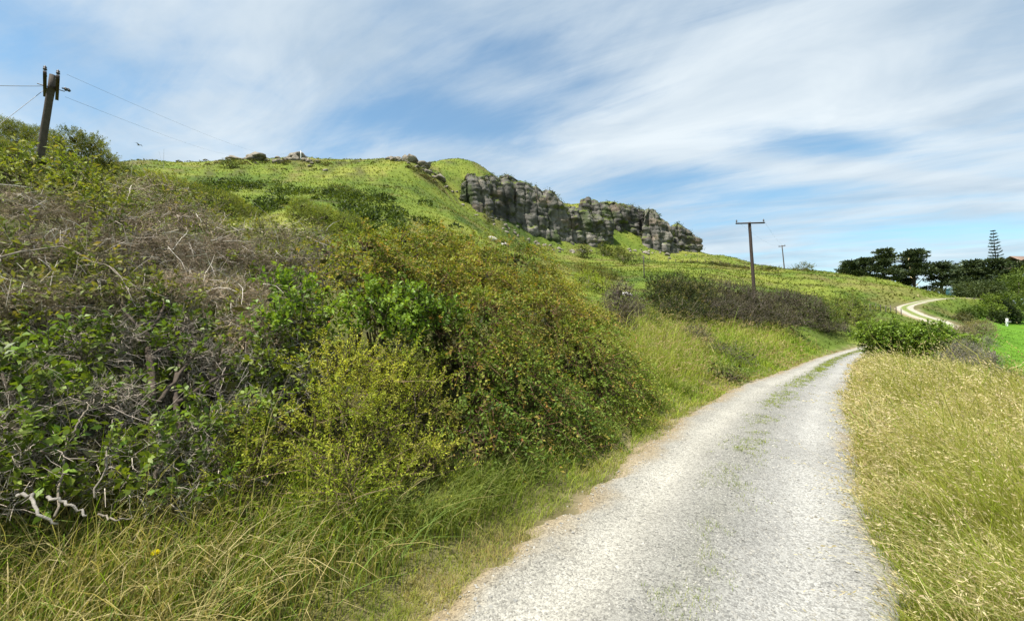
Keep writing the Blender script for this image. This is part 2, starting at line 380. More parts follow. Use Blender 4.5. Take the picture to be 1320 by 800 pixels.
def ground_z(x, y, detail=True):
    x = np.atleast_1d(np.asarray(x, float)).ravel(); y = np.atleast_1d(np.asarray(y, float)).ravel()
    r = np.hypot(x, y); rr = np.clip(r, 6, 3000)
    rq = road_q(x, y); zn = near_z(x, y, rq)
    zf = EYE + rr * _tps(np.stack([np.arctan2(x, y), np.log(rr)], 1) * SC)
    z = lerp(zn, zf, sstep(math.log(15), math.log(27), np.log(np.maximum(r, .1))))
    q = np.abs(rq[0]) - rq[2]
    corr = 1 - sstep(0.2, 4.0, q)                      # the road bed is cut to its own height
    z = z * (1 - corr) + near_z(x, y, rq) * corr
    if detail:
        out_ = sstep(-.15, .6, q)
        z = z + out_ * (0.10 * fbm(x / 1.7, y / 1.7, 3.1) + 0.07 * fbm(x / .4, y / .4, 9.0, 3))
        hill = sstep(30, 60, r) * sstep(2, 6, q) * sstep(2.0, 5.0, z)
        z = z + hill * (1.1 * fbm(x / 22, y / 22, 1.0) + 0.55 * fbm(x / 6, y / 6, 5.0, 3))
        w = 1.6 * fbm(x / 14, y / 14, 8.0, 3)           # sheep terraces along the contours
        ph = (z + w) / 1.9; fr = ph - np.floor(ph)
        z = z + hill * 0.95 * (sstep(0.0, .75, fr) - fr) * (0.55 + 0.6 * vnoise(x / 9, y / 9, 2.0))
        z = z - (1 - out_) * 0.07                        # under the gravel sheet
    return z
def gz(x, y): return float(ground_z(x, y)[0])

def grass_zone(x, y, z):
    """albedo of soil / turf by place, plus painted shade on the terrace risers"""
    n = len(x); r = np.hypot(x, y); d, zr, hw = road_q(x, y); q = np.abs(d) - hw
    a = fbm(x / 9, y / 9, 4.4); b = fbm(x / 2.5, y / 2.5, 7.7); f = fbm(x / 30, y / 30, 2.2)
    c = mixcol([(.05, .083, .015), (.093, .133, .019), (.137, .17, .026), (.185, .198, .038)], n, .0, .5 + .9 * a + .6 * f + .4 * b)
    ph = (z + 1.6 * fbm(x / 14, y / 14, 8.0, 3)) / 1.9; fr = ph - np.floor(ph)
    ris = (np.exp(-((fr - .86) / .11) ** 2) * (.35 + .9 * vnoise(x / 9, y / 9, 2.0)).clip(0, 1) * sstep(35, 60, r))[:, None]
    c = lerp(c, (.065, .062, .026), ris * .85)  # darker terrace risers: bare soil and rank grass, plus their shade painted in
    brown = sstep(.12, .34, fbm(x / 7, y / 13, 13.0) + .4 * b - .1)[:, None] * .45 * sstep(35, 60, r)[:, None]
    c = lerp(c, (.15, .115, .05), brown)
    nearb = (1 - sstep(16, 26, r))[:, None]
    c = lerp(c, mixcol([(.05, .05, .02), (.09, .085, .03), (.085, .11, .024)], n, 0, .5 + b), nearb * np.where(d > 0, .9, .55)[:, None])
    az = np.degrees(np.arctan2(x, y))
    pad = (sstep(49.2, 50.6, az + .6 * b) * sstep(15, 19, r) * (d < 0) * (1 - sstep(120, 135, r)))[:, None]
    c = lerp(c, lerp((.075, .165, .014), (.105, .21, .018), (.5 + b)[:, None]), pad)
    edge = ((1 - sstep(.1, .8, q)) * (q > -.6))[:, None]
    c = lerp(c, lerp((.10, .085, .04), (.23, .19, .115), np.clip(.5 + 2.2 * fbm(x / .5, y / .5, 3.3), 0, 1)[:, None]), edge * .85)
    return np.clip(c, .01, .6)

# ground: one sheet, finer towards the viewer's end of the valley, out to the horizon
na, nr = 400, 280
az = np.concatenate([np.linspace(-180, -62, 60, endpoint=False), np.linspace(-62, 62, na - 120, endpoint=False), np.linspace(62, 180, 61)])
rr = np.concatenate([[0.0], np.geomspace(0.5, 260, nr - 30), np.geomspace(275, 5000, 29)])
AA, RRg = np.meshgrid(np.radians(az), rr, indexing='ij')
gx, gy = (RRg * np.sin(AA)).ravel(), (RRg * np.cos(AA)).ravel()
gzv = ground_z(gx, gy)
I = np.arange(len(az) * len(rr)).reshape(len(az), len(rr))
F = np.stack([I[:-1, :-1], I[1:, :-1], I[1:, 1:], I[:-1, 1:]], -1).reshape(-1, 4)
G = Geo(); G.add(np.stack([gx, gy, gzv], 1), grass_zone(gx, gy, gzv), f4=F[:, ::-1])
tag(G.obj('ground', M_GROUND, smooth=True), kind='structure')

# gravel road sheet
ts = np.concatenate([[0], np.cumsum(np.linalg.norm(np.diff(RL[:, :2], axis=0), axis=1))])
s_near = ts[np.argmin(np.hypot(RL[:, 0], RL[:, 1] - 1.0))]
ss = np.concatenate([np.linspace(0, s_near, 24, endpoint=False), np.linspace(s_near, s_near + 22, 300, endpoint=False), np.linspace(s_near + 22, ts[-1], 230)]); sN = len(ss)
RC = np.stack([np.interp(ss, ts, RL[:, k]) for k in range(4)], 1); RTt = nrm(np.gradient(RC[:, :2], axis=0))
off = np.linspace(-1.30, 1.30, 40)
px_ = RC[:, None, :2] + np.stack([-RTt[:, 1], RTt[:, 0]], 1)[:, None, :] * (off[None, :, None] * RC[:, None, 3:4] * .5)
X, Y = px_[..., 0].ravel(), px_[..., 1].ravel(); OF = np.tile(off, sN)
def road_top(x, y, o, zr):
    e = np.abs(o)
    z = zr + .012 - .034 * np.exp(-((e - .56) / .2) ** 2) + .016 * np.exp(-(o / .2) ** 2) - .13 * sstep(.88, 1.16, e + .14 * fbm(x / .9, y / .9, 2.0, 3) + .16 * fbm(x / .22, y / .22, 6.0, 3))
    return z + .012 * fbm(x / .5, y / .5, 1.0, 3)
Z = road_top(X, Y, OF, np.repeat(RC[:, 2], 40))
far_r = sstep(40, 60, np.hypot(X, Y))
base = np.array([.275, .266, .240]) * (1 + .16 * fbm(X / .8, Y / .8, 5.0))[:, None]
warm = sstep(-.1, .5, OF)[:, None]
cr = lerp(base * np.array([.96, .975, 1.0]), base * np.array([1.01, 1.0, .955]), warm)
trk = (np.exp(-((np.abs(OF) - .55) / .17) ** 2) * (.75 + .5 * fbm(X / 1.5, Y / 1.5, 15.)))[:, None].clip(0, 1)
cr = cr * (.84 + .28 * trk)
mid = (np.exp(-((OF - .02) / .20) ** 2) * (.55 + .6 * fbm(X / .5, Y / 1.2, 8.0)))[:, None].clip(0, 1)
cr = lerp(cr, (.15, .148, .12), mid * .8)

cr = lerp(cr, (.34, .31, .24), (far_r * (np.abs(OF) > .3))[:, None] * .8)
cr = lerp(cr, (.14, .175, .04), (np.exp(-(OF / .34) ** 4) * far_r)[:, None] * .95)
cr = lerp(cr, (.235, .185, .11), (sstep(.74, .98, OF + .22 * fbm(X / .6, Y / .6, 23.0)))[:, None] * .75)
cr = lerp(cr, (.20, .155, .09), (sstep(.84, 1.08, np.abs(OF) + .3 * fbm(X / .5, Y / .5, 3.0)))[:, None] * .6)
I = np.arange(sN * 40).reshape(sN, 40)
F = np.stack([I[:-1, :-1], I[1:, :-1], I[1:, 1:], I[:-1, 1:]], -1).reshape(-1, 4)
G = Geo(); G.add(np.stack([X, Y, Z], 1), cr, f4=F[:, ::-1])
tag(G.obj('gravel_road', M_ROAD, smooth=True), kind='structure')
# ------------------------------------------------------------------ cliffs and rocks
def cliff(label, prof, seed, depth=11.0, res=0.55, tone=0.0, lean=0.16):
    """prof: (u, v_foot, v_top, Y) stations from left to right; a rock wall with joints, beds, ledges and a turf cap"""
    prof = [(u, vb, vt, Y - 7) for u, vb, vt, Y in prof]
    st = np.array([[*W(u, vb, Y)[:2], W(u, vb, Y)[2], W(u, vt, Y)[2]] for u, vb, vt, Y in prof])
    st[:, 2] = np.minimum(st[:, 2], ground_z(st[:, 0], st[:, 1])) - 1.5
    L = np.concatenate([[0], np.cumsum(np.linalg.norm(np.diff(st[:, :2], axis=0), axis=1))])
    n = max(14, int(L[-1] / res)); s = np.linspace(0, L[-1], n)
    bx, by, zb, zt = (np.interp(s, L, st[:, k]) for k in range(4))
    k = np.ones(5) / 5
    zt = zt + 1.3 * fbm(s / 5, seed * 3.1, 0, 3) + .5 * np.round(2 * vnoise(s / 2.3, seed * 7.7)) * .6
    T = nrm(np.stack([np.gradient(bx), np.gradient(by)], 1)); NO = np.stack([T[:, 1], -T[:, 0]], 1)
    mrow = 46; t = np.linspace(0, 1, mrow)
    e = np.minimum(s, L[-1] - s); endf = sstep(0, min(2.0, L[-1] * .12), e)
    H = (zt - zb)
    Sg, Tg = np.meshgrid(s, t, indexing='ij')
    Zg = (zb - 2.5)[:, None] + Tg * (H + 2.5)[:, None]
    warp = 1.2 * fbm(Sg / 7, Zg / 9, seed, 3)
    butt = 5.5 * fbm(Sg / 11 + warp * .15, seed * 2.3, Zg / 40, 3)
    jx = (Sg + 1.6 * warp + .10 * Zg) / 4.4; jf = np.abs(jx - np.round(jx)); ja = .5 + .5 * vnoise(np.round(jx) * 5.1, seed)
    joint = -3.0 * ja * np.exp(-(jf / .085) ** 2)
    block = 1.3 * vnoise(np.floor(jx + .5) * 3.3, np.floor((Zg + warp) / 8.0) * 2.7, seed)
    bed = (Zg + .25 * Sg * .3 + .8 * fbm(Sg / 9, 0, seed, 2)) / 1.5; bf = bed - np.floor(bed)
    beds = .55 * vnoise(np.floor(bed) * 1.7, seed * 5.0, Sg / 14) - .35 * np.exp(-((bf - .5) / .12) ** 2)
    fine = 1.3 * fbm(Sg / 2.2, Zg / 1.6, seed + 3, 4)
    D = butt + joint + .9 * block + beds + fine - lean * Tg * H[:, None] - 1.6 * sstep(.8, 1, Tg) ** 2
    D = D - (1 - endf)[:, None] * 5.0
    vx = bx[:, None] + NO[:, 0:1] * D; vy = by[:, None] + NO[:, 1:2] * D
    # cap: back over the top and down behind
    cap = np.linspace(0, 1, 9)[1:]
    cz = zt[:, None] + .35 * np.sin(cap * 3.1)[None] * (1 + fbm(s / 3, seed)[:, None]) - 5.0 * (cap ** 3)[None] + .5 * fbm(s[:, None] / 2, cap[None] * 4, seed)
    cx = vx[:, -1:] - NO[:, 0:1] * cap[None] * depth; cy = vy[:, -1:] - NO[:, 1:2] * cap[None] * depth
    VX, VY, VZ = np.concatenate([vx, cx], 1), np.concatenate([vy, cy], 1), np.concatenate([Zg, cz], 1)
    P = np.stack([VX, VY, VZ], -1); m = P.shape[1]
    du = np.gradient(P, axis=0); dv = np.gradient(P, axis=1); nr_ = nrm(np.cross(du, dv)); up = np.abs(nr_[..., 2])
    x, y, z = P.reshape(-1, 3).T
    bedc = .5 + .5 * vnoise(np.floor((z + .8 * fbm(x / 9, y / 9, seed, 2)) / 1.5) * 3.1, seed)
    c = mixcol([(.072, .069, .063), (.135, .127, .112), (.205, .19, .163), (.34, .315, .268)], len(x), .05, .30 + tone + .18 * (bedc - .5) + .7 * fbm(x / 3.2, y / 3.2, z / 4, 4))
    streak = sstep(.05, .4, fbm(x / 1.3, y / 1.3, z / 12, 3))[:, None]
    c = lerp(c, (.05, .048, .045), streak * .7)
    iron = sstep(.18, .4, fbm(x / 5, y / 5, z / 3 + 40, 3))[:, None]; c = lerp(c, (.20, .14, .09), iron * .4)
    turf = (sstep(.62, .82, up).ravel() * sstep(-.35, .05, fbm(x / 3, y / 3, z / 3, 3)))[:, None]
    g_ = mixcol([(.06, .085, .016), (.12, .16, .025), (.17, .19, .04)], len(x), .05, .5 + fbm(x / 2, y / 2, z / 2))
    c = lerp(c, g_, turf)
    vine = (sstep(.25, .40, fbm(x / 4.5, y / 4.5, z / 7 + 9, 3)))[:, None]; c = lerp(c, (.05, .075, .018), vine * .75)
    I = np.arange(n * m).reshape(n, m)
    F = np.stack([I[:-1, :-1], I[1:, :-1], I[1:, 1:], I[:-1, 1:]], -1).reshape(-1, 4)
    g = Geo(); g.add(P, c, f4=F)
    o = g.obj('cliff_outcrop', M_ROCK, origin=(float(bx.mean()), float(by.mean()), float(zb.min() - 2)))
    tag(o, label, 'cliff', 'sandstone outcrops along the hilltop')
    # scrub clinging to the ledges and the brow
    pick = np.where(up.ravel() > .45)[0]; pick = pick[rng.random(len(pick)) < .10]
    if len(pick) > 10:
        q = P.reshape(-1, 3)[pick]; kk = 26
        cpt = np.repeat(q, kk, 0) + rng.normal(0, .42, (len(q) * kk, 3)) * np.array([1, 1, .7]) + np.array([0, 0, .2])
        cc = np.repeat(mixcol([(.035, .05, .014), (.06, .085, .02), (.11, .14, .03)], len(q), .1), kk, 0) * (1 + rng.normal(0, .15, (len(cpt), 1)))
        gl = Geo(); leaves(gl, cpt, rdir(len(cpt)), rdir(len(cpt)), rng.uniform(.22, .5, len(cpt)), .24, cc)
        f = gl.obj('ledge_scrub', M_LEAF, parent=o); f['kind'] = 'stuff'
    return o
cliff('left end of the cliff line, low grey crag under the round grassy knoll', [(584, 245, 225, 127), (600, 247, 223, 126), (618, 250, 222, 127), (640, 262, 221, 129), (662, 280, 224, 131), (676, 290, 228, 134)], 1.3, tone=-.05)
cliff('tall stepped cliff with dark bush gullies, left of the notch in the skyline', [(630, 260, 223, 141), (652, 278, 223, 137), (675, 292, 227, 135), (695, 301, 232, 135), (712, 304, 238, 136), (728, 308, 246, 138), (743, 310, 258, 142)], 2.7, tone=.05)
cliff('pale front buttress at the cliff foot, right of the skyline notch', [(722, 310, 274, 140), (740, 312, 260, 140), (756, 312, 262, 142), (770, 312, 267, 143), (786, 311, 277, 145), (801, 309, 283, 147)], 4.1, tone=.16, depth=8)
cliff('long smooth dark back wall of the cliff with a grassy crown', [(736, 300, 252, 160), (748, 300, 249, 158), (764, 304, 249, 157), (780, 306, 254, 157), (800, 306, 257, 158), (815, 306, 260, 160), (834, 308, 265, 162), (850, 312, 268, 164)], 5.9, tone=-.12, depth=13)
cliff('square reddish rock tower near the right end of the cliff', [(822, 312, 272, 158), (831, 318, 264, 156), (848, 322, 263, 155), (862, 323, 266, 156), (872, 325, 279, 157), (884, 327, 291, 160)], 7.3, tone=.08, depth=9)
cliff('rounded dark rock nose at the far right end of the cliff', [(858, 326, 288, 166), (872, 327, 285, 163), (890, 328, 288, 162), (899, 328, 295, 163), (908, 329, 312, 166)], 8.8, tone=-.06, depth=8)

_ico = None
def ico():
    global _ico
    if _ico is None:
        import bmesh
        bm = bmesh.new(); bmesh.ops.create_icosphere(bm, subdivisions=3, radius=1)
        _ico = (np.array([v.co[:] for v in bm.verts]), np.array([[v.index for v in f.verts] for f in bm.faces])); bm.free()
    return _ico
def rock_geo(g, c, r, seed, cols, sharp=.35, ledge=False):
    V, Fc = ico(); p = V.copy()
    f = 1 + sharp * fbm(p[:, 0] * 1.6 + seed, p[:, 1] * 1.6, p[:, 2] * 1.6 + seed * 2, 4) * 2.4
    for j in range(7):                                      # flat split faces
        d = nrm(np.array([math.sin(seed * 3 + j * 2.1), math.cos(seed * 5 + j * 1.3), math.sin(seed + j * 4.7) * .8]))
        k = p @ d; f = np.where(k * f > .66, .66 / np.maximum(k, .05), f)
    p = p * (f * (1 + .10 * fbm(p[:, 0] * 3 + seed, p[:, 1] * 3, p[:, 2] * 3, 3)))[:, None]; p[:, 2] += .10 * np.floor(p[:, 2] * 4 + .3 * fbm(p[:, 0] * 2, p[:, 1] * 2, seed)) / 4
    if ledge: p[:, 2] = p[:, 2] * .35 + .65 * (np.floor(p[:, 2] * 2.6 + .6 * fbm(p[:, 0] * 1.5 + seed, p[:, 1] * 1.5, 0, 2)) / 2.6 + .15)
    v = p * np.asarray(r) + np.asarray(c)
    col = mixcol(cols, len(v), .06, .5 + .9 * fbm(p[:, 0] * 2.2, p[:, 1] * 2.2, p[:, 2] * 3 + seed))
    g.add(v, col, f3=Fc)
GREYROCK = [(.12, .105, .085), (.21, .185, .145), (.30, .27, .21)]
def boulder(name, label, u, Y, rpx, hfac, seed, cols, group=None, v=None, cat='rock', mat=None):
    r = rpx / FPX * Y; x = (u - 660) / FPX * Y; z = gz(x, Y)
    g = Geo(); rock_geo(g, (x, Y, z + r * hfac * .35), (r, r * .8, r * hfac), seed, cols, .45 if mat is None else .3, mat is None)
    return tag(g.obj(name, mat or M_ROCK, origin=(x, Y, z)), label, cat, group)
RG = 'rocks standing on the ridge'
boulder('ridge_rock', 'broad flat grey rock on the left ridge, below the wire ends', 326, 117, 15, .42, 1.1, GREYROCK, RG)
boulder('ridge_rock', 'low rock ledge on the ridge just left of the broad flat rock', 300, 117, 9, .45, 2.2, GREYROCK, RG)
boulder('ridge_rock', 'dark rock lump on the ridge beside the thin white post', 374, 117, 11, .62, 3.9, GREYROCK, RG)
boulder('ridge_rock', 'small dark rock on the ridge just right of the thin white post', 393, 117.5, 8, .5, 5.2, GREYROCK, RG)
boulder('ridge_rock', 'dark pointed crag on the skyline left of the grassy knoll', 527, 126, 10, .85, 6.4, GREYROCK, RG)
boulder('ridge_rock', 'flat rocks trailing down right of the pointed skyline crag', 545, 127, 11, .45, 7.7, GREYROCK, RG)
boulder('ridge_rock', 'low rock left of the pointed skyline crag', 508, 125, 8, .5, 8.3, GREYROCK, RG)
boulder('ridge_rock', 'rock rib on the turf between the pointed crag and the cliff', 566, 125, 10, .5, 9.9, GREYROCK, RG)
PALE = [(.30, .28, .24), (.40, .375, .33), (.50, .48, .43)]
boulder('pale_boulder', 'long pale rock on the slope under the small dark tree', 634, 78, 9, .42, 3.3, PALE, 'pale rocks on the pasture', mat=M_STONE)
boulder('pale_boulder', 'short pale rock right of the long pale rock on the slope', 650, 79, 7, .5, 4.3, PALE, 'pale rocks on the pasture', mat=M_STONE)
boulder('pale_boulder', 'smooth white boulder just above the grey round shrub', 808, 44, 8, .34, 2.0, [(.6, .58, .53), (.72, .7, .66)], 'pale rocks on the pasture', mat=M_STONE)
for k, (u, v, Y, s, lab) in enumerate(((1222, 478, 13.5, 7, 'grey stone beside the yellow-green weeds below the roadside bush'), (1230, 484, 13.0, 6, 'pale pinkish stone in the dry grass, nearest of the stones by the bush'), (1216, 474, 14.2, 6, 'small stone tucked under the right side of the roadside bush'))):
    boulder('stone', lab, u, Y, s, .7, 1.7 + k, [(.25, .22, .18), (.42, .37, .31)], 'stones by the roadside bush', cat='stone', mat=M_STONE)

g = Geo()
for k in range(60):
    a_ = rng.random(); u = rng.normal(340, 42) if a_ < .5 else (rng.normal(530, 22) if a_ < .85 else rng.uniform(180, 620)); Y = (117 if u < 460 else 126) + rng.normal(0, 3.5)
    x, y = (u - 660) / FPX * Y, Y; r = rng.lognormal(-.35, .45); rock_geo(g, (x, y, gz(x, y) + .1), (r * 1.3, r, r * .65), 20 + k * 1.37, GREYROCK)
tag(g.obj('ridge_rubble', M_ROCK), 'scattered small rocks along the ridge', None, None, 'stuff')
g = Geo()
for k in range(70):
    i_ = rng.random(); u = 590 + 312 * i_; v0 = np.interp(u, [585, 640, 690, 740, 800, 860, 908], [248, 270, 300, 312, 313, 325, 329]); Y = np.interp(u, [585, 740, 908], [117, 129, 155]) - rng.gamma(1.5, 2.2)
    x, y = (u - 660) / FPX * Y, Y; r = rng.lognormal(-.75, .5); rock_geo(g, (x, y, gz(x, y) + .15 * r), (r * 1.2, r, r * .75), 220 + k * 1.37, [(.12, .11, .09), (.24, .21, .17), (.36, .32, .26)])
tag(g.obj('scree', M_ROCK), 'fallen blocks on the turf below the cliff', None, None, 'stuff')
# ------------------------------------------------------------------ poles, wires, fences
def box_geo(g, c, half, ax, col):
    """box with axes ax (3x3 rows)"""
    ax = np.asarray(ax, float); s = np.array([[i, j, k] for i in (-1, 1) for j in (-1, 1) for k in (-1, 1)], float)
    v = np.asarray(c) + (s * np.asarray(half)) @ ax
    g.add(v, np.asarray(col, float), f4=[[0, 1, 3, 2], [4, 6, 7, 5], [0, 4, 5, 1], [2, 3, 7, 6], [0, 2, 6, 4], [1, 5, 7, 3]])
def line(a, b, n, sag=0.0):
    t = np.linspace(0, 1, n)[:, None]; p = np.asarray(a) * (1 - t) + np.asarray(b) * t; p[:, 2] -= sag * 4 * (t * (1 - t))[:, 0]; return p
def insulator(par, p, up=(0, 0, 1), s=1.0, col=(.06, .05, .05)):
    g = Geo(); up = np.asarray(up, float)
    pts = np.array([np.asarray(p) + up * h * s for h in (0, .05, .06, .11, .12, .16, .17, .20)])
    tubes(g, pts[None], np.array([[.012, .012, .045, .045, .03, .045, .03, .012]]) * s, np.array(col), 8)
    return g.obj('insulator', M_PLAIN, parent=par)
def pole(label, base, top, r0, r1, col, group='power poles'):
    base = np.asarray(base, float); top = np.asarray(top, float)
    e = empty('utility_pole', base, label, 'pole', group)
    g = Geo(); p = line(base, top, 12)
    p[1:-1, :2] += rng.normal(0, .003, (10, 2)); rad = np.linspace(r0, r1, 12)[None] * (1 + rng.normal(0, .015, (1, 12)))
    tubes(g, p[None], rad, np.array(col[0]) * .5 + np.array(col[1]) * .5, 12)
    g.obj('shaft', M_POLE, parent=e, smooth=False)
    return e
# left pole with a double crossarm that points at the viewer
lp_b = W(47, 236, 13.0); lp_b[2] = gz(lp_b[0], lp_b[1]) - .3
lp_t = W(68.5, 97, 13.0); lp_s = W(50.5, 210, 13.0)
dirp = nrm(lp_t - lp_s); lp_b = lp_s + dirp * ((lp_b[2] - lp_s[2]) / dirp[2])
P1 = pole('thick leaning timber power pole with double crossarm above the left bank', lp_b, lp_t, .105, .088, ((.06, .047, .038), (.085, .07, .058)))
hd = nrm(np.array([lp_t[0], lp_t[1], 0])); sd = np.array([hd[1], -hd[0], 0])
BR = (.05, .035, .028)
for sgn, (u0, v0, u1, v1) in ((-1, (62, 86, 62.5, 119)), (1, (76.5, 90, 74, 123))):
    g = Geo(); a = W(u0, v0, 12.3); b = W(u1, v1, 12.3 * 1.0)
    # crossarm: a level beam running away from the viewer beside the pole
    ca = (lp_t - dirp * .42) + sd * sgn * .135
    zc_ = ca[2]; hl = .95
    ax = np.array([hd, sd, [0, 0, 1]])
    box_geo(g, ca + hd * -.1, (hl, .04, .06), ax, BR); arm = g.obj('crossarm', M_POLE, parent=P1)
    for k in (-.85, -.35, .7):
        insulator(P1, ca + hd * (k - .1) + np.array([0, 0, .07]), s=1.0)
g = Geo(); c_ = lp_t - dirp * .42
tubes(g, np.stack([line(c_ - sd * .30, c_ + sd * .30, 3)]), .014, np.array((.12, .11, .1)), 6)
g.obj('crossarm_bolt', M_PLAIN, parent=P1)
for dz in (.18, -.12):
    g = Geo(); c_ = lp_t - dirp * (.42 + .0) + sd * .33 + np.array([0, 0, dz]) + hd * (.2 if dz > 0 else -.5)
    tubes(g, np.stack([np.array([c_ + sd * q for q in (-.1, -.05, -.04, .0, .01, .05, .06, .1)])]), np.array([[.012, .012, .05, .05, .03, .05, .05, .012]]), np.array((.05, .05, .055)), 8)
    g.obj('insulator', M_PLAIN, parent=P1)
def wire(label, a, b, sag, r=.009, group='power lines', n=24):
    g = Geo(); tubes(g, line(a, b, n, sag)[None], r, np.array((.10, .10, .105)), 4)
    return tag(g.obj('power_line', M_PLAIN, origin=[float(q) for q in a]), label, 'wire', group)
wire('upper thin wire running from the left pole towards the ridge', W(86, 96, 13.2), W(372, 196, 117), 1.6, .004)
wire('lower thin wire running from the left pole towards the ridge', W(84, 125, 12.6), W(318, 197, 117), 1.2, .004)
wire('level wire leaving the picture at the left of the leaning pole', W(58, 111, 12.9), W(-260, 92, 9), .1, .008)
wire('slanting stay wire from the leaning pole down to the bushes at left', W(58, 115, 12.9), W(-10, 168, 11.5), .0, .007)
# roadside pole with a T crossarm
TY = 43.0
b2 = W(973, 392, TY); b2[2] = gz(b2[0], b2[1]) - .3; t2 = W(966, 286.5, TY); m2 = W(972, 374, TY); d2 = nrm(t2 - m2)
b2 = m2 + d2 * ((b2[2] - m2[2]) / d2[2])
P2 = pole('tall brown power pole with a T crossarm above the dark shrubs', b2, t2, .19, .145, ((.06, .042, .035), (.075, .055, .05)))
g = Geo(); ca, cb = W(947.5, 288.5, TY), W(984.5, 287.5, TY); ax0 = nrm(cb - ca); ax1 = nrm(np.cross([0, 0, 1.], ax0)); mid_ = (ca + cb) / 2 + ax1 * -.15
box_geo(g, mid_, (np.linalg.norm(cb - ca) / 2, .05, .07), [ax0, ax1, np.cross(ax0, ax1)], BR); g.obj('crossarm', M_POLE, parent=P2)
for k in (-1.48, 1.45): insulator(P2, mid_ + ax0 * k + np.array([0, 0, .07]), s=1.7)
g = Geo(); tubes(g, np.stack([line(mid_ - ax1 * .2, mid_ + ax1 * .4, 3)]), .02, np.array((.12, .11, .1)), 6); g.obj('crossarm_bolt', M_PLAIN, parent=P2)
# far pole on the ridge
t3 = W(1008, 316, 126); m3 = W(1011, 345, 126); b3 = m3 + (m3 - t3) * .25
P3 = pole('small distant power pole on the grassy ridge', b3, t3, .17, .13, ((.10, .085, .075), (.12, .10, .09)))
g = Geo(); box_geo(g, t3 - np.array([0, 0, .3]), (.95, .08, .10), [nrm(np.array([.6, -.8, 0])), nrm(np.array([.8, .6, 0])), [0, 0, 1.]], BR); g.obj('crossarm', M_POLE, parent=P3)
for k in (-.8, .8): insulator(P3, t3 - np.array([0, 0, .2]) + nrm(np.array([.6, -.8, 0])) * k, s=1.6)
for sgn, lab in ((-1, 'left wire strung between the T-topped pole and the ridge pole'), (1, 'right wire strung between the T-topped pole and the ridge pole')):
    wire(lab, mid_ + ax0 * sgn * 1.46 + np.array([0, 0, .3]), t3 + nrm(np.array([.6, -.8, 0])) * sgn * .8 + np.array([0, 0, .1]), .9, .006)

def fence(label, pts, ph=1.15, r=.06, wires=3, col=(.10, .085, .07), tall=None):
    """pts: list of (x,y); one post at each, strained wires between"""
    P = np.array([[x, y, gz(x, y)] for x, y in pts])
    e = empty('post_and_wire_fence', P[0], label, 'fence', 'farm fences')
    tops = []
    for i, p in enumerate(P):
        h = ph * random.uniform(.92, 1.08) * (1.5 if tall and i in tall else 1); tl = np.array([random.gauss(0, .04), random.gauss(0, .04), 0])
        g = Geo(); tubes(g, line(p - np.array([0, 0, .3]), p + np.array([0, 0, h]) + tl, 4)[None], r * (1.35 if tall and i in tall else 1), np.array(col) * random.uniform(.75, 1.3), 6)
        g.obj('post', M_POLE, parent=e); tops.append(p + tl * .8)
    tops = np.array(tops)
    for k in range(wires):
        z = ph * (.3 + .62 * k / max(1, wires - 1))
        g = Geo(); tubes(g, (tops + np.array([0, 0, z]))[None], .007, np.array((.25, .24, .23)), 3); g.obj('wire', M_PLAIN, parent=e)
    return e
def along(pl, n): 
    pl = np.array(pl, float); L = np.concatenate([[0], np.cumsum(np.linalg.norm(np.diff(pl, axis=0), axis=1))]); t = np.linspace(0, L[-1], n)
    return np.stack([np.interp(t, L, pl[:, 0]), np.interp(t, L, pl[:, 1])], 1)
uy = lambda u, Y: ((u - 660) / FPX * Y, Y)
fence('fence of thin posts across the turf below the cliff foot', along([uy(655, 118), uy(700, 122), uy(750, 126), uy(800, 128), uy(838, 130)], 22), 1.2, .075)
fence('fence following the top of the bright pasture to the ridge pole', along([uy(862, 128), uy(905, 126), uy(960, 122), uy(1010, 118), uy(1040, 116)], 18), 1.2, .08)
fence('dark post fence on the bank left of the winding road', along([uy(1108, 52), uy(1135, 54), uy(1162, 56)], 9), 1.05, .055)
fence('weathered fence between the roadside scrub and the bright paddock', along([uy(1228, 34), uy(1246, 31), uy(1262, 28), uy(1272, 24), uy(1282, 19)], 13), 1.15, .05)
e = empty('fence_strainer', (*uy(831, 62), gz(*uy(831, 62))), 'single tall dark post standing on the open pasture', 'post')
x, y = uy(831, 62); z = gz(x, y); g = Geo(); tubes(g, line((x, y, z - .3), (x - .1, y, z + 3.6), 5)[None], .09, np.array((.08, .07, .06)), 8); g.obj('shaft', M_POLE, parent=e)
g = Geo(); box_geo(g, (x - .1, y, z + 3.2), (.32, .04, .05), np.eye(3), (.08, .07, .06)); g.obj('crosspiece', M_POLE, parent=e)
x, y = uy(385, 116); z = gz(x, y); e = empty('marker_post', (x, y, z), 'thin white post among the dark rocks on the left ridge', 'post')
g = Geo(); tubes(g, line((x, y, z - .3), (x, y, z + 3.0), 4)[None], .14, np.array((.8, .79, .76)), 8); g.obj('shaft', M_PLAIN, parent=e)
g = Geo(); tubes(g, np.array([[(x, y, z + 3.0), (x, y, z + 3.12), (x, y, z + 3.2)]]), np.array([[.17, .17, .03]]), np.array((.72, .71, .68)), 8); g.obj('cap', M_PLAIN, parent=e)
x, y = uy(1297.5, 66); z = gz(x, y); e = empty('paddock_post', (x, y, z), 'white strainer post at the far edge of the bright paddock', 'post')
g = Geo(); tubes(g, line((x, y, z - .3), (x + .05, y, z + 1.35), 4)[None], .14, np.array((.78, .77, .74)), 8); g.obj('shaft', M_PLAIN, parent=e)
g = Geo(); box_geo(g, (x + .04, y - .15, z + .8), (.5, .03, .07), np.eye(3), (.5, .48, .45)); g.obj('rail', M_PLAIN, parent=e)
x, y = uy(1211, 33); z = gz(x, y); e = empty('letterbox', (x, y, z), 'dark box on a post beside the winding road, behind the roadside bush', 'letterbox')
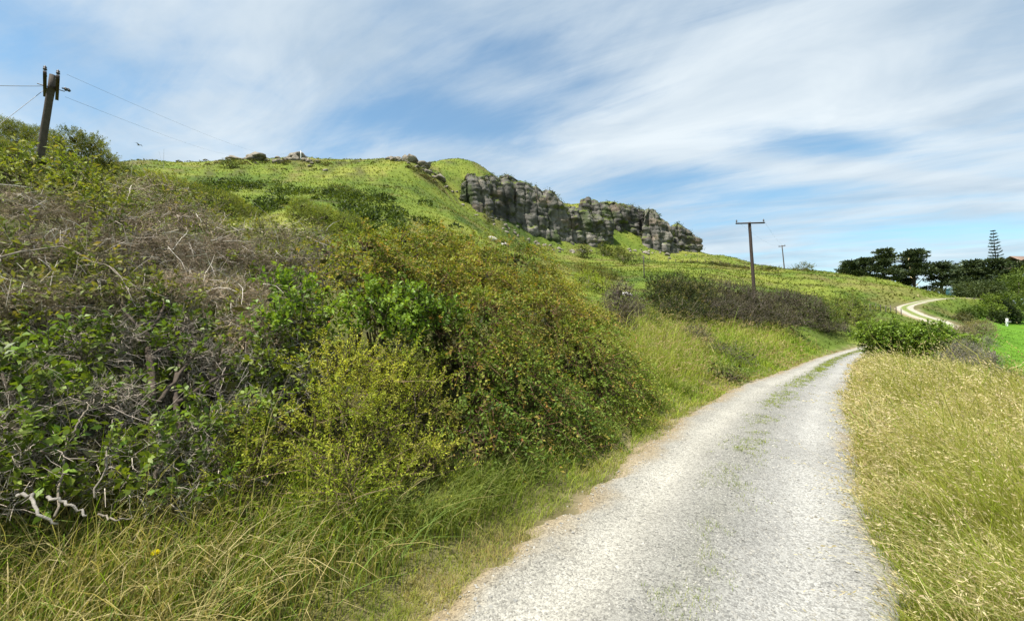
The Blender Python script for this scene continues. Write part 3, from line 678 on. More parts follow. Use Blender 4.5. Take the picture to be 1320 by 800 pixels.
g = Geo(); tubes(g, line((x, y, z - .3), (x, y, z + 1.5), 4)[None], .07, np.array((.06, .05, .045)), 8); g.obj('post', M_POLE, parent=e)
g = Geo(); box_geo(g, (x, y, z + 1.25), (.36, .25, .16), np.eye(3), (.05, .045, .042)); g.obj('box', M_PLAIN, parent=e)
# sheds, tank, house roof in the distance
def shed(name, label, u, v, Y, w, d, h, roofcol, wallcol, rz=0.3, rise=.5, cat='shed'):
    p = W(u, v, Y); x, y = p[0], p[1]; z = p[2] - h
    e = empty(name, (x, y, z), label, cat); ax = np.array([[math.cos(rz), math.sin(rz), 0], [-math.sin(rz), math.cos(rz), 0], [0, 0, 1.]])
    g = Geo(); box_geo(g, (x, y, z + h / 2 - .6), (w / 2, d / 2, h / 2 + .6), ax, wallcol); g.obj('wall', M_PLAIN, parent=e)
    g = Geo(); o = .25; t = .07
    v_ = []
    for sx in (-1, 1):
        for (yy, zz) in ((-d / 2 - o, 0), (0, rise), (d / 2 + o, 0)):
            for dz in (0, t): v_.append(np.array([x, y, z + h + .01]) + ax[0] * sx * (w / 2 + o) + ax[1] * yy + np.array([0, 0, zz + dz]))
    g.add(v_, np.array(roofcol, float), f4=[[1, 3, 9, 7], [3, 5, 11, 9], [0, 6, 8, 2], [2, 8, 10, 4], [0, 1, 7, 6], [4, 10, 11, 5], [0, 2, 3, 1], [2, 4, 5, 3], [6, 7, 9, 8], [8, 9, 11, 10]])
    g.obj('roof', M_PLAIN, parent=e)
    g = Geo(); box_geo(g, np.array([x, y, z + h * .42]) - ax[1] * (d / 2 + .02), (w * .12, .03, h * .42), ax, (.07, .06, .055)); g.obj('door', M_PLAIN, parent=e)
    return e
shed('farm_shed', 'low shed with a pale iron roof left of the rounded trees', 1243, 395, 74, 2.0, 2.0, 2.6, (.62, .60, .60), (.14, .12, .10), .2, .25)
shed('farmhouse', 'white roof corner peeking over the grassy ridge below the dark pines', 1097, 354, 150, 9, 7, 3.0, (.80, .79, .78), (.6, .58, .55), .5, 1.8, 'house')
shed('farmhouse', 'reddish roof showing above the dark trees at the right edge', 1314, 338, 175, 9, 7, 3.0, (.20, .13, .095), (.35, .28, .22), .1, 2.6, 'house')
x, y = uy(1228, 100); z = W(1228, 384, 100)[2]; e = empty('water_tank', (x, y, z), 'dark teal water tank at the foot of the pines', 'water tank')
g = Geo(); tubes(g, line((x, y, z - 1), (x, y, z + 2.1), 3)[None], 1.05, np.array((.02, .07, .075)), 20); g.obj('barrel', M_PLAIN, parent=e)
g = Geo(); tubes(g, np.array([[(x, y, z + 2.1), (x, y, z + 2.25), (x, y, z + 2.6)]]), np.array([[1.1, 1.08, .2]]), np.array((.022, .075, .08)), 20); g.obj('lid', M_PLAIN, parent=e)
# a gull far off
g = Geo(); c_ = W(179, 187, 60); tubes(g, np.array([[c_ + np.array([k, 0, 0]) for k in (-.3, -.2, 0, .15, .22, .3)]]), np.array([[.01, .05, .08, .06, .045, .01]]), np.array((.12, .12, .13)), 8)
e = empty('bird', c_, 'tiny dark bird gliding in the sky over the left ridge', 'bird'); g.obj('body', M_PLAIN, parent=e)
for s_ in (-1, 1):
    g = Geo(); g.add([c_ + np.array([.12, 0, .03]), c_ + np.array([-.08, 0, .03]), c_ + np.array([-.05, s_ * .35, .16]), c_ + np.array([.1, s_ * .35, .17]), c_ + np.array([-.12, s_ * .75, .06]), c_ + np.array([.12, 0, .05]), c_ + np.array([-.08, 0, .05]), c_ + np.array([-.05, s_ * .35, .175]), c_ + np.array([.1, s_ * .35, .185])], np.array((.13, .13, .14)), f3=[[2, 3, 4], [7, 4, 8]], f4=[[0, 1, 2, 3], [5, 8, 7, 6]]); g.obj('wing', M_PLAIN, parent=e)
# ------------------------------------------------------------------ shrubs
def lobe_points(lobes, n, shell=.35, up=-.35, bump=.22, seed=0., face=None):
    """points in the outer shell of a union of ellipsoids: lobes (m,6)= centre, radii"""
    lobes = np.asarray(lobes, float); w = (lobes[:, 3] * lobes[:, 5]); w = w / w.sum()
    P = []; D = []; got = 0
    while got < n:
        m = int((n - got) * 2.2) + 50
        i = rng.choice(len(lobes), m, p=w); d = rdir(m)
        ok = d[:, 2] > up
        if face is not None: ok &= (d @ np.asarray(face)) > -.55
        i, d = i[ok], d[ok]; m = len(i)
        b = 1 + bump * 2 * fbm(d[:, 0] * 2.3 + i * 3.7 + seed, d[:, 1] * 2.3, d[:, 2] * 2.3 + seed, 3)
        rad = b * (1 - shell * np.abs(rng.normal(0, .55, m)).clip(0, 1.6) + .05 * rng.normal(size=m))
        p = lobes[i, :3] + d * lobes[i, 3:] * rad[:, None]
        keep = np.ones(m, bool)
        for j in range(len(lobes)):                 # not deep inside a neighbouring lobe
            e = np.linalg.norm((p - lobes[j, :3]) / lobes[j, 3:], axis=1); keep &= ~((i != j) & (e < .72))
        p, d, i = p[keep], nrm(d[keep] / lobes[i[keep], 3:]), i[keep]
        P.append(p); D.append(d); got += len(p)
    return np.concatenate(P)[:n], np.concatenate(D)[:n]
def clumps(lobes, k, f, face=(.55, -.45, .5)):
    """break each lobe into a core and k smaller billows over its outer side"""
    L = []
    for l in np.asarray(lobes, float):
        L.append([*l[:3], *(l[3:] * .74)])
        d = nrm(rdir(k) + np.asarray(face) * .75)
        for q in d: L.append([*(l[:3] + q * l[3:] * rng.uniform(.70, 1.02)), *(l[3:] * f * rng.uniform(.65, 1.3))])
    return np.array(L)
def shoots(gl, gt, P, D, Lt, M_, ll, lw, base, tipc=None, tipp=0., droop=0., spread=.8, tw=.0022, twc=(.10, .075, .05), curl=.0, upn=.6):
    """leafy shoots: n twigs with M_ leaves each"""
    n = len(P); Lt = np.broadcast_to(np.asarray(Lt, float), n)
    dr = np.array([0, 0, -1.0]) * droop
    if gt is not None:
        t = np.linspace(-.35, 1, 3)[None, :, None]
        pts = P[:, None] + D[:, None] * Lt[:, None, None] * t + dr * Lt[:, None, None] * t * np.abs(t)
        strips(gt, pts, np.linspace(1.6, .5, 3)[None] * tw, np.asarray(twc) * (1 + rng.normal(0, .2, (n, 1))))
    t = ((np.arange(M_) + .6) / M_)[None, :] + rng.normal(0, .02, (n, M_))
    pos = P[:, None] + D[:, None] * (Lt[:, None] * t)[..., None] + dr * (Lt[:, None] * t ** 2)[..., None]
    T = nrm(D[:, None] + 2 * dr * t[..., None])
    S = rdir(n * M_).reshape(n, M_, 3); S = nrm(S - (S * T).sum(-1, keepdims=True) * T)
    A = nrm(T * (1 - spread * .6) + S * spread)
    U = nrm(np.array([0, 0, 1.]) * upn + rdir(n * M_).reshape(n, M_, 3) * .7)
    c = np.repeat(base[:, None], M_, 1) * (1 + rng.normal(0, .16, (n, M_, 1)))
    if tipc is not None:
        k = (np.clip(t, 0, 1) ** 2.2 * (rng.random(n) < tipp)[:, None] * rng.uniform(.4, 1, (n, 1)))[..., None]
        tc_ = mixcol(tipc, n, .12)
        c = c * (1 - k) + tc_[:, None] * k
    L = ll * rng.uniform(.7, 1.2, n * M_); 
    leaves(gl, pos.reshape(-1, 3), A.reshape(-1, 3), U.reshape(-1, 3), L, lw * rng.uniform(.75, 1.2, n * M_), c.reshape(-1, 3))
def stems(g, base, lobes, n, r0, col, wob=.12, k=7):
    lobes = np.asarray(lobes, float); i = rng.integers(0, len(lobes), n)
    end = lobes[i, :3] + rdir(n) * lobes[i, 3:] * rng.uniform(.3, .95, (n, 1)); end[:, 2] = np.maximum(end[:, 2], base[2] + .1)
    st = np.asarray(base) + rng.normal(0, .16, (n, 3)) * np.array([1, 1, 0])
    t = np.linspace(0, 1, k)[None, :, None]
    pts = st[:, None] * (1 - t) + end[:, None] * t
    ln = np.linalg.norm(end - st, axis=1)[:, None, None]
    pts = pts + rng.normal(0, wob, (n, k, 3)) * ln * .35 * (t * (1 - t)) * 4 + np.array([0, 0, .18]) * ln * (t * (1 - t)) * 2
    tubes(g, pts, np.linspace(1, .25, k)[None] * (r0 * rng.uniform(.5, 1.2, (n, 1))), np.asarray(col) * (1 + rng.normal(0, .2, (n, 1))), 5)
KIND = {
 # shoots per m2, leaves, leaf length, width, shoot length, colours, tip colours, tip share, droop, material
 'hedge': dict(den=88, m=15, ll=.055, lw=.025, lt=(.28, .62), cols=[(.075, .125, .016), (.17, .22, .03), (.29, .31, .052)], tip=[(.46, .25, .06), (.40, .33, .08), (.42, .17, .06)], tp=.36, droop=.75, mat='L', twc=(.13, .07, .045)),
 'broad': dict(den=120, m=11, ll=.058, lw=.030, lt=(.10, .22), cols=[(.06, .095, .012), (.115, .165, .018), (.21, .265, .028)], tip=[(0.195, 0.325, 0.039), (0.156, 0.260, 0.039)], tp=.5, droop=.05, mat='G', twc=(.10, .085, .06)),
 'bright': dict(den=120, m=12, ll=.066, lw=.032, lt=(.13, .26), cols=[(.10, .18, .02), (.17, .265, .028), (.26, .35, .04)], tip=[(0.275, 0.400, 0.050)], tp=.6, droop=.05, mat='G', twc=(.10, .085, .06)),
 'manuka': dict(den=130, m=24, ll=.034, lw=.0105, lt=(.20, .44), cols=[(.17, .225, .022), (.29, .335, .04), (.43, .425, .07)], tip=[(0.378, 0.336, 0.070), (0.336, 0.280, 0.084)], tp=.55, droop=.12, mat='N', twc=(.14, .10, .06)),
 'olive': dict(den=110, m=11, ll=.06, lw=.024, lt=(.16, .34), cols=[(.075, .105, .022), (.135, .17, .032), (.21, .235, .045)], tip=[(0.260, 0.260, 0.065), (0.312, 0.234, 0.078)], tp=.4, droop=.1, mat='L', twc=(.15, .12, .09)),
 'grey': dict(den=70, m=7, ll=.05, lw=.02, lt=(.15, .30), cols=[(0.091, 0.098, 0.052), (0.143, 0.130, 0.078), (0.130, 0.156, 0.039)], tip=[(0.208, 0.182, 0.117)], tp=.3, droop=.0, mat='L', twc=(.16, .13, .11)),
}
TO_ROAD = nrm(np.array([.8, -.6, .35]))
def shrub(name, label, kind, lobes, base=None, group='shrubs on the roadside bank', cat='shrub', den=1.0, scale=1.0, dead=0, deadcol=(.17, .14, .12), stemsn=14, stemr=.022, shell=.22, bump=.26, up=-.45, face=None, inner=True, twigs=True, coltint=(1, 1, 1), clump=(6, .45), tips=None):
    k = KIND[kind]; lobes0 = np.asarray(lobes, float); lobes = clumps(lobes0, *clump) if clump else lobes0; mat = {'L': M_LEAF, 'G': M_GLOSSY, 'N': M_NEEDLE, 'D': M_DARKTREE}[k['mat']]
    if base is None:
        bx, by = lobes0[:, 0].mean(), lobes0[:, 1].mean(); base = np.array([bx, by, gz(bx, by)])
    e = empty(name, base, label, cat, group)
    g = Geo(); stems(g, base, lobes, stemsn, stemr, (.13, .105, .08)); g.obj('stems', M_BARK, parent=e)
    area = sum(4 * np.pi * (l[3] * l[5] + l[4] * l[5] + l[3] * l[4]) / 3 for l in lobes0) * .66
    n = max(30, int(area * k['den'] * den / scale ** 2))
    P, D = lobe_points(lobes, n, shell, up, bump, seed=float(rng.random() * 50), face=face)
    patch = .5 + .95 * fbm(P[:, 0] * 1.5 / scale, P[:, 1] * 1.5 / scale, P[:, 2] * 1.5 / scale, 3) + rng.normal(0, .18, n)
    gl, gt = Geo(), Geo()
    Dd = nrm(D * .95 + np.array([.12, -.1, .30]) + rdir(n) * .34) if kind == 'hedge' else nrm(D * .75 + np.array([0, 0, .45]) + rdir(n) * .55)
    shoots(gl, gt if twigs else None, P, Dd, rng.uniform(*k['lt'], n) * scale, k['m'], k['ll'] * scale, k['lw'] * scale, mixcol(k['cols'], n, .10, patch) * np.asarray(coltint), k['tip'], k['tp'] if tips is None else tips, k['droop'], tw=.0024 * scale, twc=k['twc'])
    if inner:  # oversized dark leaves added inside the crown to close holes and block light
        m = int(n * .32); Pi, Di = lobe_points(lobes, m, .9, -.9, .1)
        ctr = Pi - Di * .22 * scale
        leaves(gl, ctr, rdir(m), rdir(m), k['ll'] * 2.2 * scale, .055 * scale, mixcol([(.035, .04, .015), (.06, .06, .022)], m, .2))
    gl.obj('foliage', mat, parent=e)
    if twigs: gt.obj('twigs', M_TWIG, parent=e)['kind'] = 'stuff'
    if dead:
        g = Geo(); tangle(g, lobes, int(dead * 1.3), deadcol, scale); g.obj('dead_twigs', M_TWIG, parent=e)['kind'] = 'stuff'
    return e
def tangle(g, lobes, n, col, scale=1.0, lt=(.07, .20), r=.0017, wind=(.30, -.05, .02), out=.32):
    """fine bare twigs combed along the surface of the bush, each forking twice"""
    P, D = lobe_points(lobes, n, .42, -.4, .25, seed=3.3)
    Tn = rdir(n); Tn = nrm(Tn - (Tn * D).sum(1, keepdims=True) * D)
    D = nrm(Tn * .8 + D * out * rng.uniform(0, 1.6, (n, 1)) + np.asarray(wind))
    L = rng.uniform(*lt, n) * scale * rng.lognormal(0, .25, n)
    cc = np.asarray(col) * (1 + rng.normal(0, .28, (n, 1))) * (1 + .35 * fbm(P[:, 0] * 1.3, P[:, 1] * 1.3, P[:, 2] * 1.3))[:, None]
    t = np.linspace(0, 1, 4)[None, :, None]
    bend = rdir(n) * .35 - np.array([0, 0, .1])
    pts = P[:, None] + (D[:, None] * t + bend[:, None] * t ** 2) * L[:, None, None] + rng.normal(0, .008, (n, 4, 3)) * scale
    strips(g, pts, np.linspace(1.3, .5, 4)[None] * r * scale * rng.uniform(.6, 1.4, (n, 1)), cc)
    for f in (.35, .7):
        o = P + (D * f + bend * f * f) * L[:, None]; d2 = nrm(D + rdir(n) * .9 + np.array([0, 0, .1]))
        p2 = o[:, None] + d2[:, None] * (L * rng.uniform(.25, .6, n))[:, None, None] * np.linspace(0, 1, 2)[None, :, None]
        strips(g, p2, np.array([[.75, .4]]) * r * scale, cc)
def dead_shrub(name, label, lobes, n, col, leafk='olive', leafden=.16, group='bare twiggy shrubs on the bank', stemsn=26, base=None, r=.0036, tint=(1, 1, 1)):
    lobes = np.asarray(lobes, float)
    if base is None:
        bx, by = lobes[:, 0].mean(), lobes[:, 1].mean(); base = np.array([bx, by, gz(bx, by)])
    e = empty(name, base, label, 'shrub', group)
    g = Geo(); stems(g, base, lobes, stemsn, .028, np.array(col) * .75, .2, 8); g.obj('stems', M_BARK, parent=e)
    g = Geo(); tangle(g, lobes, int(n * 1.6), np.array(col) * np.array([2.2, 1.95, 1.62])); tangle(g, lobes, n // 8, (.46, .41, .35), 1.2, (.12, .30), .0022, out=.12); g.obj('bare_twigs', M_TWIG, parent=e)['kind'] = 'stuff'
    k = KIND[leafk]; area = sum(4 * np.pi * (l[3] * l[5] + l[4] * l[5] + l[3] * l[4]) / 3 for l in lobes) * .62
    m = int(area * k['den'] * leafden); P, D = lobe_points(lobes, m, .55, -.4, .25)
    keep = fbm(P[:, 0] * 1.6, P[:, 1] * 1.6, P[:, 2] * 1.6 + 5) > -.08; P, D = P[keep], D[keep]; m = len(P)
    gl = Geo(); shoots(gl, None, P, nrm(D + rdir(m) * .6), rng.uniform(*k['lt'], m), k['m'], k['ll'], k['lw'], mixcol(k['cols'], m, .15) * np.asarray(tint), k['tip'], k['tp'], k['droop'])
    gl.obj('sparse_leaves', M_LEAF, parent=e)
    return e
# the face of the vegetation on the bank, as a slope rising from the road's left edge
EO = np.array([-.35, 2.32]); EN = np.array([-.8, .6])
def S(u, v, r, push=.45, sy=1.0, sz=1.0, sl=.72):
    d = ray(u, v); den = d[2] - sl * (EN @ d[:2]); t = (sl * (-(EN @ EO) - 1) + .15 - EYE) / den
    p = d * t + np.array([0, 0, EYE]); rm = r / FPX * d[1] * t
    p = p + np.array([EN[0] * .8, EN[1] * .8, -.55]) * rm * push
    return [*p, rm, rm * sy, rm * sz]
def Lb(u, v, Y, rx, rz=None, ry=None, lift=.75, fix=False):
    """ellipsoid seen at (u, v); its distance is settled so that it stands on the ground there"""
    ys = Y * np.linspace(.62, 1.9, 90); c_ = np.array([W(u, v, q_) for q_ in ys]); gap = c_[:, 2] - lift * (rz or rx) / FPX * ys - ground_z(c_[:, 0], c_[:, 1], False)
    if not fix: Y = ys[np.argmin(np.maximum(np.abs(gap), .02 * Y / 20) + .3 * np.abs(np.log(ys / Y)))]
    p = W(u, v, Y); a = rx / FPX * Y; b = (rz or rx) / FPX * Y
    return [*p, a, a if ry is None else ry, b]

# bare grey-brown shrubs along the crest, left to right
TW = 'bare twiggy shrubs on the bank'
dead_shrub('twiggy_shrub', 'grey-brown twiggy shrub on the left edge, below the leaning pole', [S(0, 285, 62), S(70, 290, 58), S(120, 325, 50), S(30, 340, 55), S(-70, 300, 70)], 3600, (.112, .100, .080), leafden=1.1)
dead_shrub('twiggy_shrub', 'broad purplish-grey bare shrub sweeping down right of the leaning pole', [S(190, 268, 52), S(245, 300, 55), S(300, 335, 48), S(215, 335, 50), S(160, 300, 45)], 5200, (.130, .114, .096), leafden=.42)
dead_shrub('twiggy_shrub', 'dark bare shrub with two upright stems in the middle of the bank crest', [S(340, 318, 44), S(395, 322, 46), S(430, 345, 36), S(375, 350, 40)], 3400, (.108, .098, .080), leafden=.45)
dead_shrub('twiggy_shrub', 'tangled fawn twigs above the dark hollow with the trunks', [S(285, 395, 48), S(335, 400, 42), S(330, 440, 42), S(240, 380, 40)], 3000, (.158, .138, .110), leafden=.60)
dead_shrub('twiggy_shrub', 'grey twigs jutting out at the left edge halfway down the bank', [S(5, 400, 50), S(60, 400, 44), S(130, 385, 48), S(110, 350, 42)], 2600, (.130, .118, .094), leafden=1.1)
# glossy broad-leaved shrubs
BG = 'glossy broad-leaved shrubs on the bank'
shrub('broadleaf_shrub', 'leafy bright green shrub hiding the foot of the leaning pole', 'olive', [S(30, 232, 36), S(80, 238, 34), S(125, 262, 28), S(-20, 225, 40)], group=BG, dead=300, coltint=(1.25, 1.3, 1))
shrub('broadleaf_shrub', 'dark glossy shrub low at the left edge of the bank', 'broad', [S(10, 500, 58, .6), S(60, 460, 50, .6), S(-50, 520, 80, .6), S(20, 570, 56, .6), S(40, 615, 44), S(-20, 620, 50)], group=BG, dead=1300, deadcol=(.32, .27, .22), den=.75)
shrub('broadleaf_shrub', 'green leafy shrub around the brown trunks on the left of the bank', 'broad', [S(130, 445, 46, .7), S(90, 520, 45, .7), S(150, 530, 38, .7)], group=BG, dead=1300, deadcol=(.33, .28, .23), den=.75)
shrub('broadleaf_shrub', 'glossy shrub right of the brown trunks under fawn twigs', 'broad', [S(235, 430, 40, .7), S(215, 400, 34, .7), S(260, 480, 36, .7)], group=BG, dead=1100, deadcol=(.33, .28, .23), den=.8)
shrub('broadleaf_shrub', 'small bright broad-leaved shrub left of the hedge, below bare twigs', 'bright', [S(385, 390, 28, .2, sl=.9), S(410, 410, 26, .2, sl=.9), S(365, 415, 24, .2, sl=.9)], group=BG, dead=250)
shrub('broadleaf_shrub', 'vivid light-green leafy shrub in the middle, above the feathery bush', 'bright', [S(520, 402, 36, .1, sl=1.12), S(475, 400, 30, .1, sl=1.12), S(562, 418, 28, .1, sl=1.12), S(495, 425, 30, .1, sl=1.12)], group=BG)
shrub('broadleaf_shrub', 'grey-leaved shrub with pale twigs left of the feathery bush', 'broad', [S(395, 450, 34), S(370, 480, 34), S(405, 500, 30), S(340, 480, 30)], group=BG, dead=700, deadcol=(.3, .27, .23), coltint=(1.3, 1.15, 1.4))
shrub('broadleaf_shrub', 'dark leafy shrub in the shade at the bottom of the bank, centre left', 'broad', [S(270, 560, 40), S(230, 590, 34), S(310, 540, 34), S(250, 625, 34), S(180, 615, 36)], group=BG, dead=700, deadcol=(.30, .26, .21), den=.85)
# feathery yellow-green shrubs
MG = 'feathery yellow-green shrubs on the bank'
shrub('feathery_shrub', 'large feathery yellow-green shrub at the centre of the bank', 'manuka', [S(455, 478, 38, .3, sl=.95), S(490, 520, 42, .3, sl=.95), S(440, 545, 42, .3, sl=.95), S(520, 485, 30, .3, sl=.95), S(480, 585, 42, .3, sl=.95), S(545, 520, 28, .3, sl=.95), S(430, 610, 34, .3, sl=.95), S(500, 622, 36, .3, sl=.95), S(440, 645, 34, .3, sl=.95), S(555, 600, 28, .3, sl=.95)], group=MG, bump=.3, coltint=(1.2, 1.2, 1), clump=(10, .36))
shrub('feathery_shrub', 'small feathery shrub low on the bank, left of the large feathery one', 'manuka', [S(335, 580, 32), S(360, 565, 26), S(320, 615, 30)], group=MG)
shrub('feathery_shrub', 'narrow feathery shoots at the left foot of the brown-tipped hedge', 'manuka', [S(560, 548, 22), S(535, 590, 26), S(575, 585, 20)], group=MG, coltint=(.85, .95, 1))
# brown-tipped hedge mass: separate bushes
HG = 'brown-tipped hedge bushes'
shrub('hedge_bush', 'brown-tipped hedge bush at the upper left, behind the vivid green shrub', 'hedge', [S(470, 330, 41, sl=1.05), S(515, 322, 43, sl=1.05), S(455, 365, 32, sl=1.05), S(500, 360, 37, sl=1.05)], group=HG, tips=0.75)
shrub('hedge_bush', 'brown-tipped hedge bush forming the top of the mass against the hill', 'hedge', [S(575, 332, 45, sl=1.05), S(625, 345, 48, sl=1.05), S(600, 375, 45, sl=1.05), S(555, 370, 39, sl=1.05)], group=HG, tips=0.80)
shrub('hedge_bush', 'orange-flecked hedge bush on the right shoulder of the mass', 'hedge', [S(680, 365, 45, sl=1.05), S(725, 395, 45, sl=1.05), S(690, 405, 48, sl=1.05), S(755, 425, 37, sl=1.05)], group=HG, tips=0.80)
shrub('hedge_bush', 'hedge bush in the middle of the mass with drooping green shoots', 'hedge', [S(630, 430, 52, sl=1.05), S(600, 470, 48, sl=1.05), S(665, 470, 52, sl=1.05), S(575, 430, 37, sl=1.05)], group=HG, tips=0.50, coltint=(.92, .98, 1))
shrub('hedge_bush', 'dark drooping hedge bush low in the mass beside the road verge', 'hedge', [S(640, 520, 45, sl=1.05), S(690, 530, 48, sl=1.05), S(610, 545, 37, sl=1.05), S(735, 540, 39, sl=1.05), S(640, 572, 36, sl=1.05), S(700, 572, 36, sl=1.05), S(752, 562, 30, sl=1.05)], group=HG, tips=0.25, coltint=(.6, .75, .8))
shrub('hedge_bush', 'hedge bush at the right end of the mass nearest the road', 'hedge', [S(745, 470, 50, sl=1.05), S(785, 470, 41, sl=1.05), S(780, 515, 43, sl=1.05), S(815, 500, 30, sl=1.05), S(805, 545, 28, sl=1.05)], group=HG, tips=0.35, coltint=(.8, .92, .95))
# light shrubs along the crest
CG = 'light green shrubs along the crest'
shrub('crest_shrub', 'light green shrub on the crest right of the leaning pole', 'olive', [Lb(215, 243, 12.5, 34, 16), Lb(265, 262, 12, 34, 14), Lb(300, 280, 12, 30, 13)], group=CG, coltint=(1.4, 1.35, 1.2), den=.8)
shrub('crest_shrub', 'yellow-green rounded shrub on the crest left of the hedge', 'olive', [Lb(405, 285, 11.5, 26, 18), Lb(440, 298, 11.5, 26, 16), Lb(385, 280, 12, 18, 14)], group=CG, coltint=(1.3, 1.35, 1), den=.9)
shrub('crest_shrub', 'olive shrub on the far left skyline, left of the leaning pole', 'olive', [Lb(-5, 180, 16, 32, 24), Lb(30, 190, 15, 30, 22), Lb(-50, 165, 17, 45, 34), Lb(10, 205, 14, 30, 20)], group=CG, coltint=(1.1, 1.1, 1), dead=250)
shrub('crest_shrub', 'bushy olive shrub on the skyline just right of the leaning pole', 'olive', [Lb(95, 197, 16, 24, 22), Lb(128, 208, 16, 22, 20), Lb(75, 210, 15, 24, 20), Lb(150, 225, 15, 18, 14), Lb(110, 225, 14.5, 34, 18)], group=CG, dead=350)

# trunks and pale dead branches in the hollow
def branch_obj(name, label, paths, col, cat='branch', group=None):
    pts0 = np.array(paths[0][0], float); b = pts0[0]
    e = empty(name, b, label, cat, group)
    for i, (pp, r0, r1) in enumerate(paths):
        pp = np.array(pp, float); L = np.linspace(0, 1, len(pp)); t = np.linspace(0, 1, 14); q = np.stack([np.interp(t, L, pp[:, k]) for k in range(3)], 1); q[1:-1] += rng.normal(0, .006, (12, 3))
        g = Geo(); tubes(g, q[None], np.linspace(r0, r1, 14)[None], np.asarray(col), 7)
        g.obj('trunk' if i == 0 else 'limb', M_BARK, parent=e)
    return e
def Sp(u, v, back=0.0):
    p = np.array(S(u, v, 1, 0)[:3]); return p + np.array([EN[0], EN[1], -.2]) * back
branch_obj('shrub_trunk', 'brown upright trunk in the dark hollow on the left of the bank', [([Sp(212, 600, .2), Sp(200, 540, .05), Sp(193, 470, .0), Sp(190, 420, .05), Sp(175, 380, .2)], .034, .018), ([Sp(199, 520, -.1), Sp(230, 480, -.1), Sp(262, 440, 0)], .015, .008), ([Sp(191, 440, -.1), Sp(150, 395, -.1), Sp(130, 355, 0)], .014, .006), ([Sp(191, 430, -.1), Sp(215, 380, -.1), Sp(250, 340, 0)], .013, .006)], (.085, .066, .05), 'trunk', 'trunks in the hollow')
branch_obj('shrub_trunk', 'second brown trunk just right of the upright trunk in the hollow', [([Sp(235, 605, .2), Sp(232, 550, 0), Sp(222, 500, -.05), Sp(240, 450, .1)], .026, .014), ([Sp(226, 520, -.05), Sp(270, 490, -.1), Sp(300, 480, 0)], .02, .008)], (.08, .062, .048), 'trunk', 'trunks in the hollow')
branch_obj('dead_branch', 'pale crooked dead branch lying at the lower left above dry grass', [([Sp(18, 633, -.35), Sp(30, 632, -.45), Sp(38, 650, -.5), Sp(62, 664, -.45)], .009, .005), ([Sp(52, 634, -.4), Sp(75, 643, -.45), Sp(95, 655, -.45)], .008, .005)], (.27, .245, .21), 'branch', 'pale dead branches')
branch_obj('dead_branch', 'pale upright dead branch rising at the lower left of the bank', [([Sp(66, 662, -.15), Sp(74, 620, -.12), Sp(83, 575, -.12), Sp(78, 530, -.05), Sp(72, 508, .0)], .006, .0035), ([Sp(82, 560, -.4), Sp(108, 520, -.4)], .005, .003)], (.22, .185, .14), 'branch', 'pale dead branches')
branch_obj('dead_branch', 'pale dead stick leaning right beside the upright dead branch', [([Sp(118, 640, -.1), Sp(132, 590, -.12), Sp(140, 545, -.1), Sp(170, 500, -.05)], .005, .003), ([Sp(112, 655, -.35), Sp(130, 662, -.4), Sp(150, 658, -.4)], .005, .003)], (.22, .19, .15), 'branch', 'pale dead branches')
branch_obj('dead_branch', 'long pale branch arching over the shrubs on the upper left', [([Sp(-10, 350, -.35), Sp(30, 340, -.4), Sp(75, 335, -.4), Sp(110, 352, -.4), Sp(140, 362, -.4), Sp(160, 400, -.35)], .008, .004), ([Sp(130, 358, -.4), Sp(155, 380, -.4), Sp(205, 395, -.35)], .005, .003)], (.26, .22, .175), 'branch', 'pale dead branches')

# mid-distance shrubs on the bank beyond the hedge
MD = 'shrubs on the bank beyond the hedge'
def midshrub(name, label, kind, lobes, sc, **k): return shrub(name, label, kind, lobes, scale=sc, group=MD, **{'up': -.95, **k})
midshrub('round_shrub', 'round purplish-grey twiggy shrub just beyond the hedge', 'grey', [Lb(797, 396, 17.5, 20, 24, fix=True), Lb(801, 413, 17, 20, 20, fix=True), Lb(790, 418, 17, 16, 18, fix=True)], 1.7, dead=1500, deadcol=(.13, .10, .095), den=1.6, coltint=(.62, .52, .72))
midshrub('windswept_shrub', 'dark green windswept shrub, largest on the bank crest beyond the hedge', 'olive', [Lb(845, 384, 24, 24, 23), Lb(872, 384, 25, 30, 27), Lb(902, 390, 26, 26, 23), Lb(862, 404, 22, 30, 17), Lb(895, 408, 24, 24, 14)], 2.1, coltint=(.24, .29, .38), den=1.1, dead=500, deadcol=(.06, .05, .045))
midshrub('windswept_shrub', 'brownish-grey windswept shrub right of the large dark one', 'grey', [Lb(925, 388, 28, 26, 22), Lb(948, 394, 30, 24, 20), Lb(918, 404, 26, 28, 16)], 2.2, dead=1300, deadcol=(.10, .08, .072), coltint=(.45, .42, .45), den=2.2)
midshrub('windswept_shrub', 'grey-brown shrub at the foot of the T-topped pole', 'grey', [Lb(974, 393, 34, 24, 20), Lb(995, 396, 35, 24, 18), Lb(966, 408, 32, 28, 15)], 2.6, dead=1200, deadcol=(.11, .09, .078), coltint=(.5, .47, .48), den=2.2)
midshrub('windswept_shrub', 'brown low shrub right of the T-topped pole', 'grey', [Lb(1018, 400, 37, 22, 17), Lb(1035, 406, 37, 18, 15), Lb(1008, 414, 34, 24, 12)], 2.7, dead=800, deadcol=(.12, .098, .08), coltint=(.6, .55, .55), den=2.2)
midshrub('round_shrub', 'upright green shrub near the end of the dark shrub row', 'olive', [Lb(1048, 401, 39, 15, 17), Lb(1056, 412, 38, 16, 14)], 2.8, coltint=(.8, .95, .8))
midshrub('windswept_shrub', 'dark and light green shrub leaning right at the end of the row', 'olive', [Lb(1080, 397, 42, 18, 13), Lb(1096, 404, 41, 17, 14), Lb(1107, 413, 40, 13, 12), Lb(1072, 408, 40, 17, 14)], 2.9, coltint=(.9, 1.0, .8))
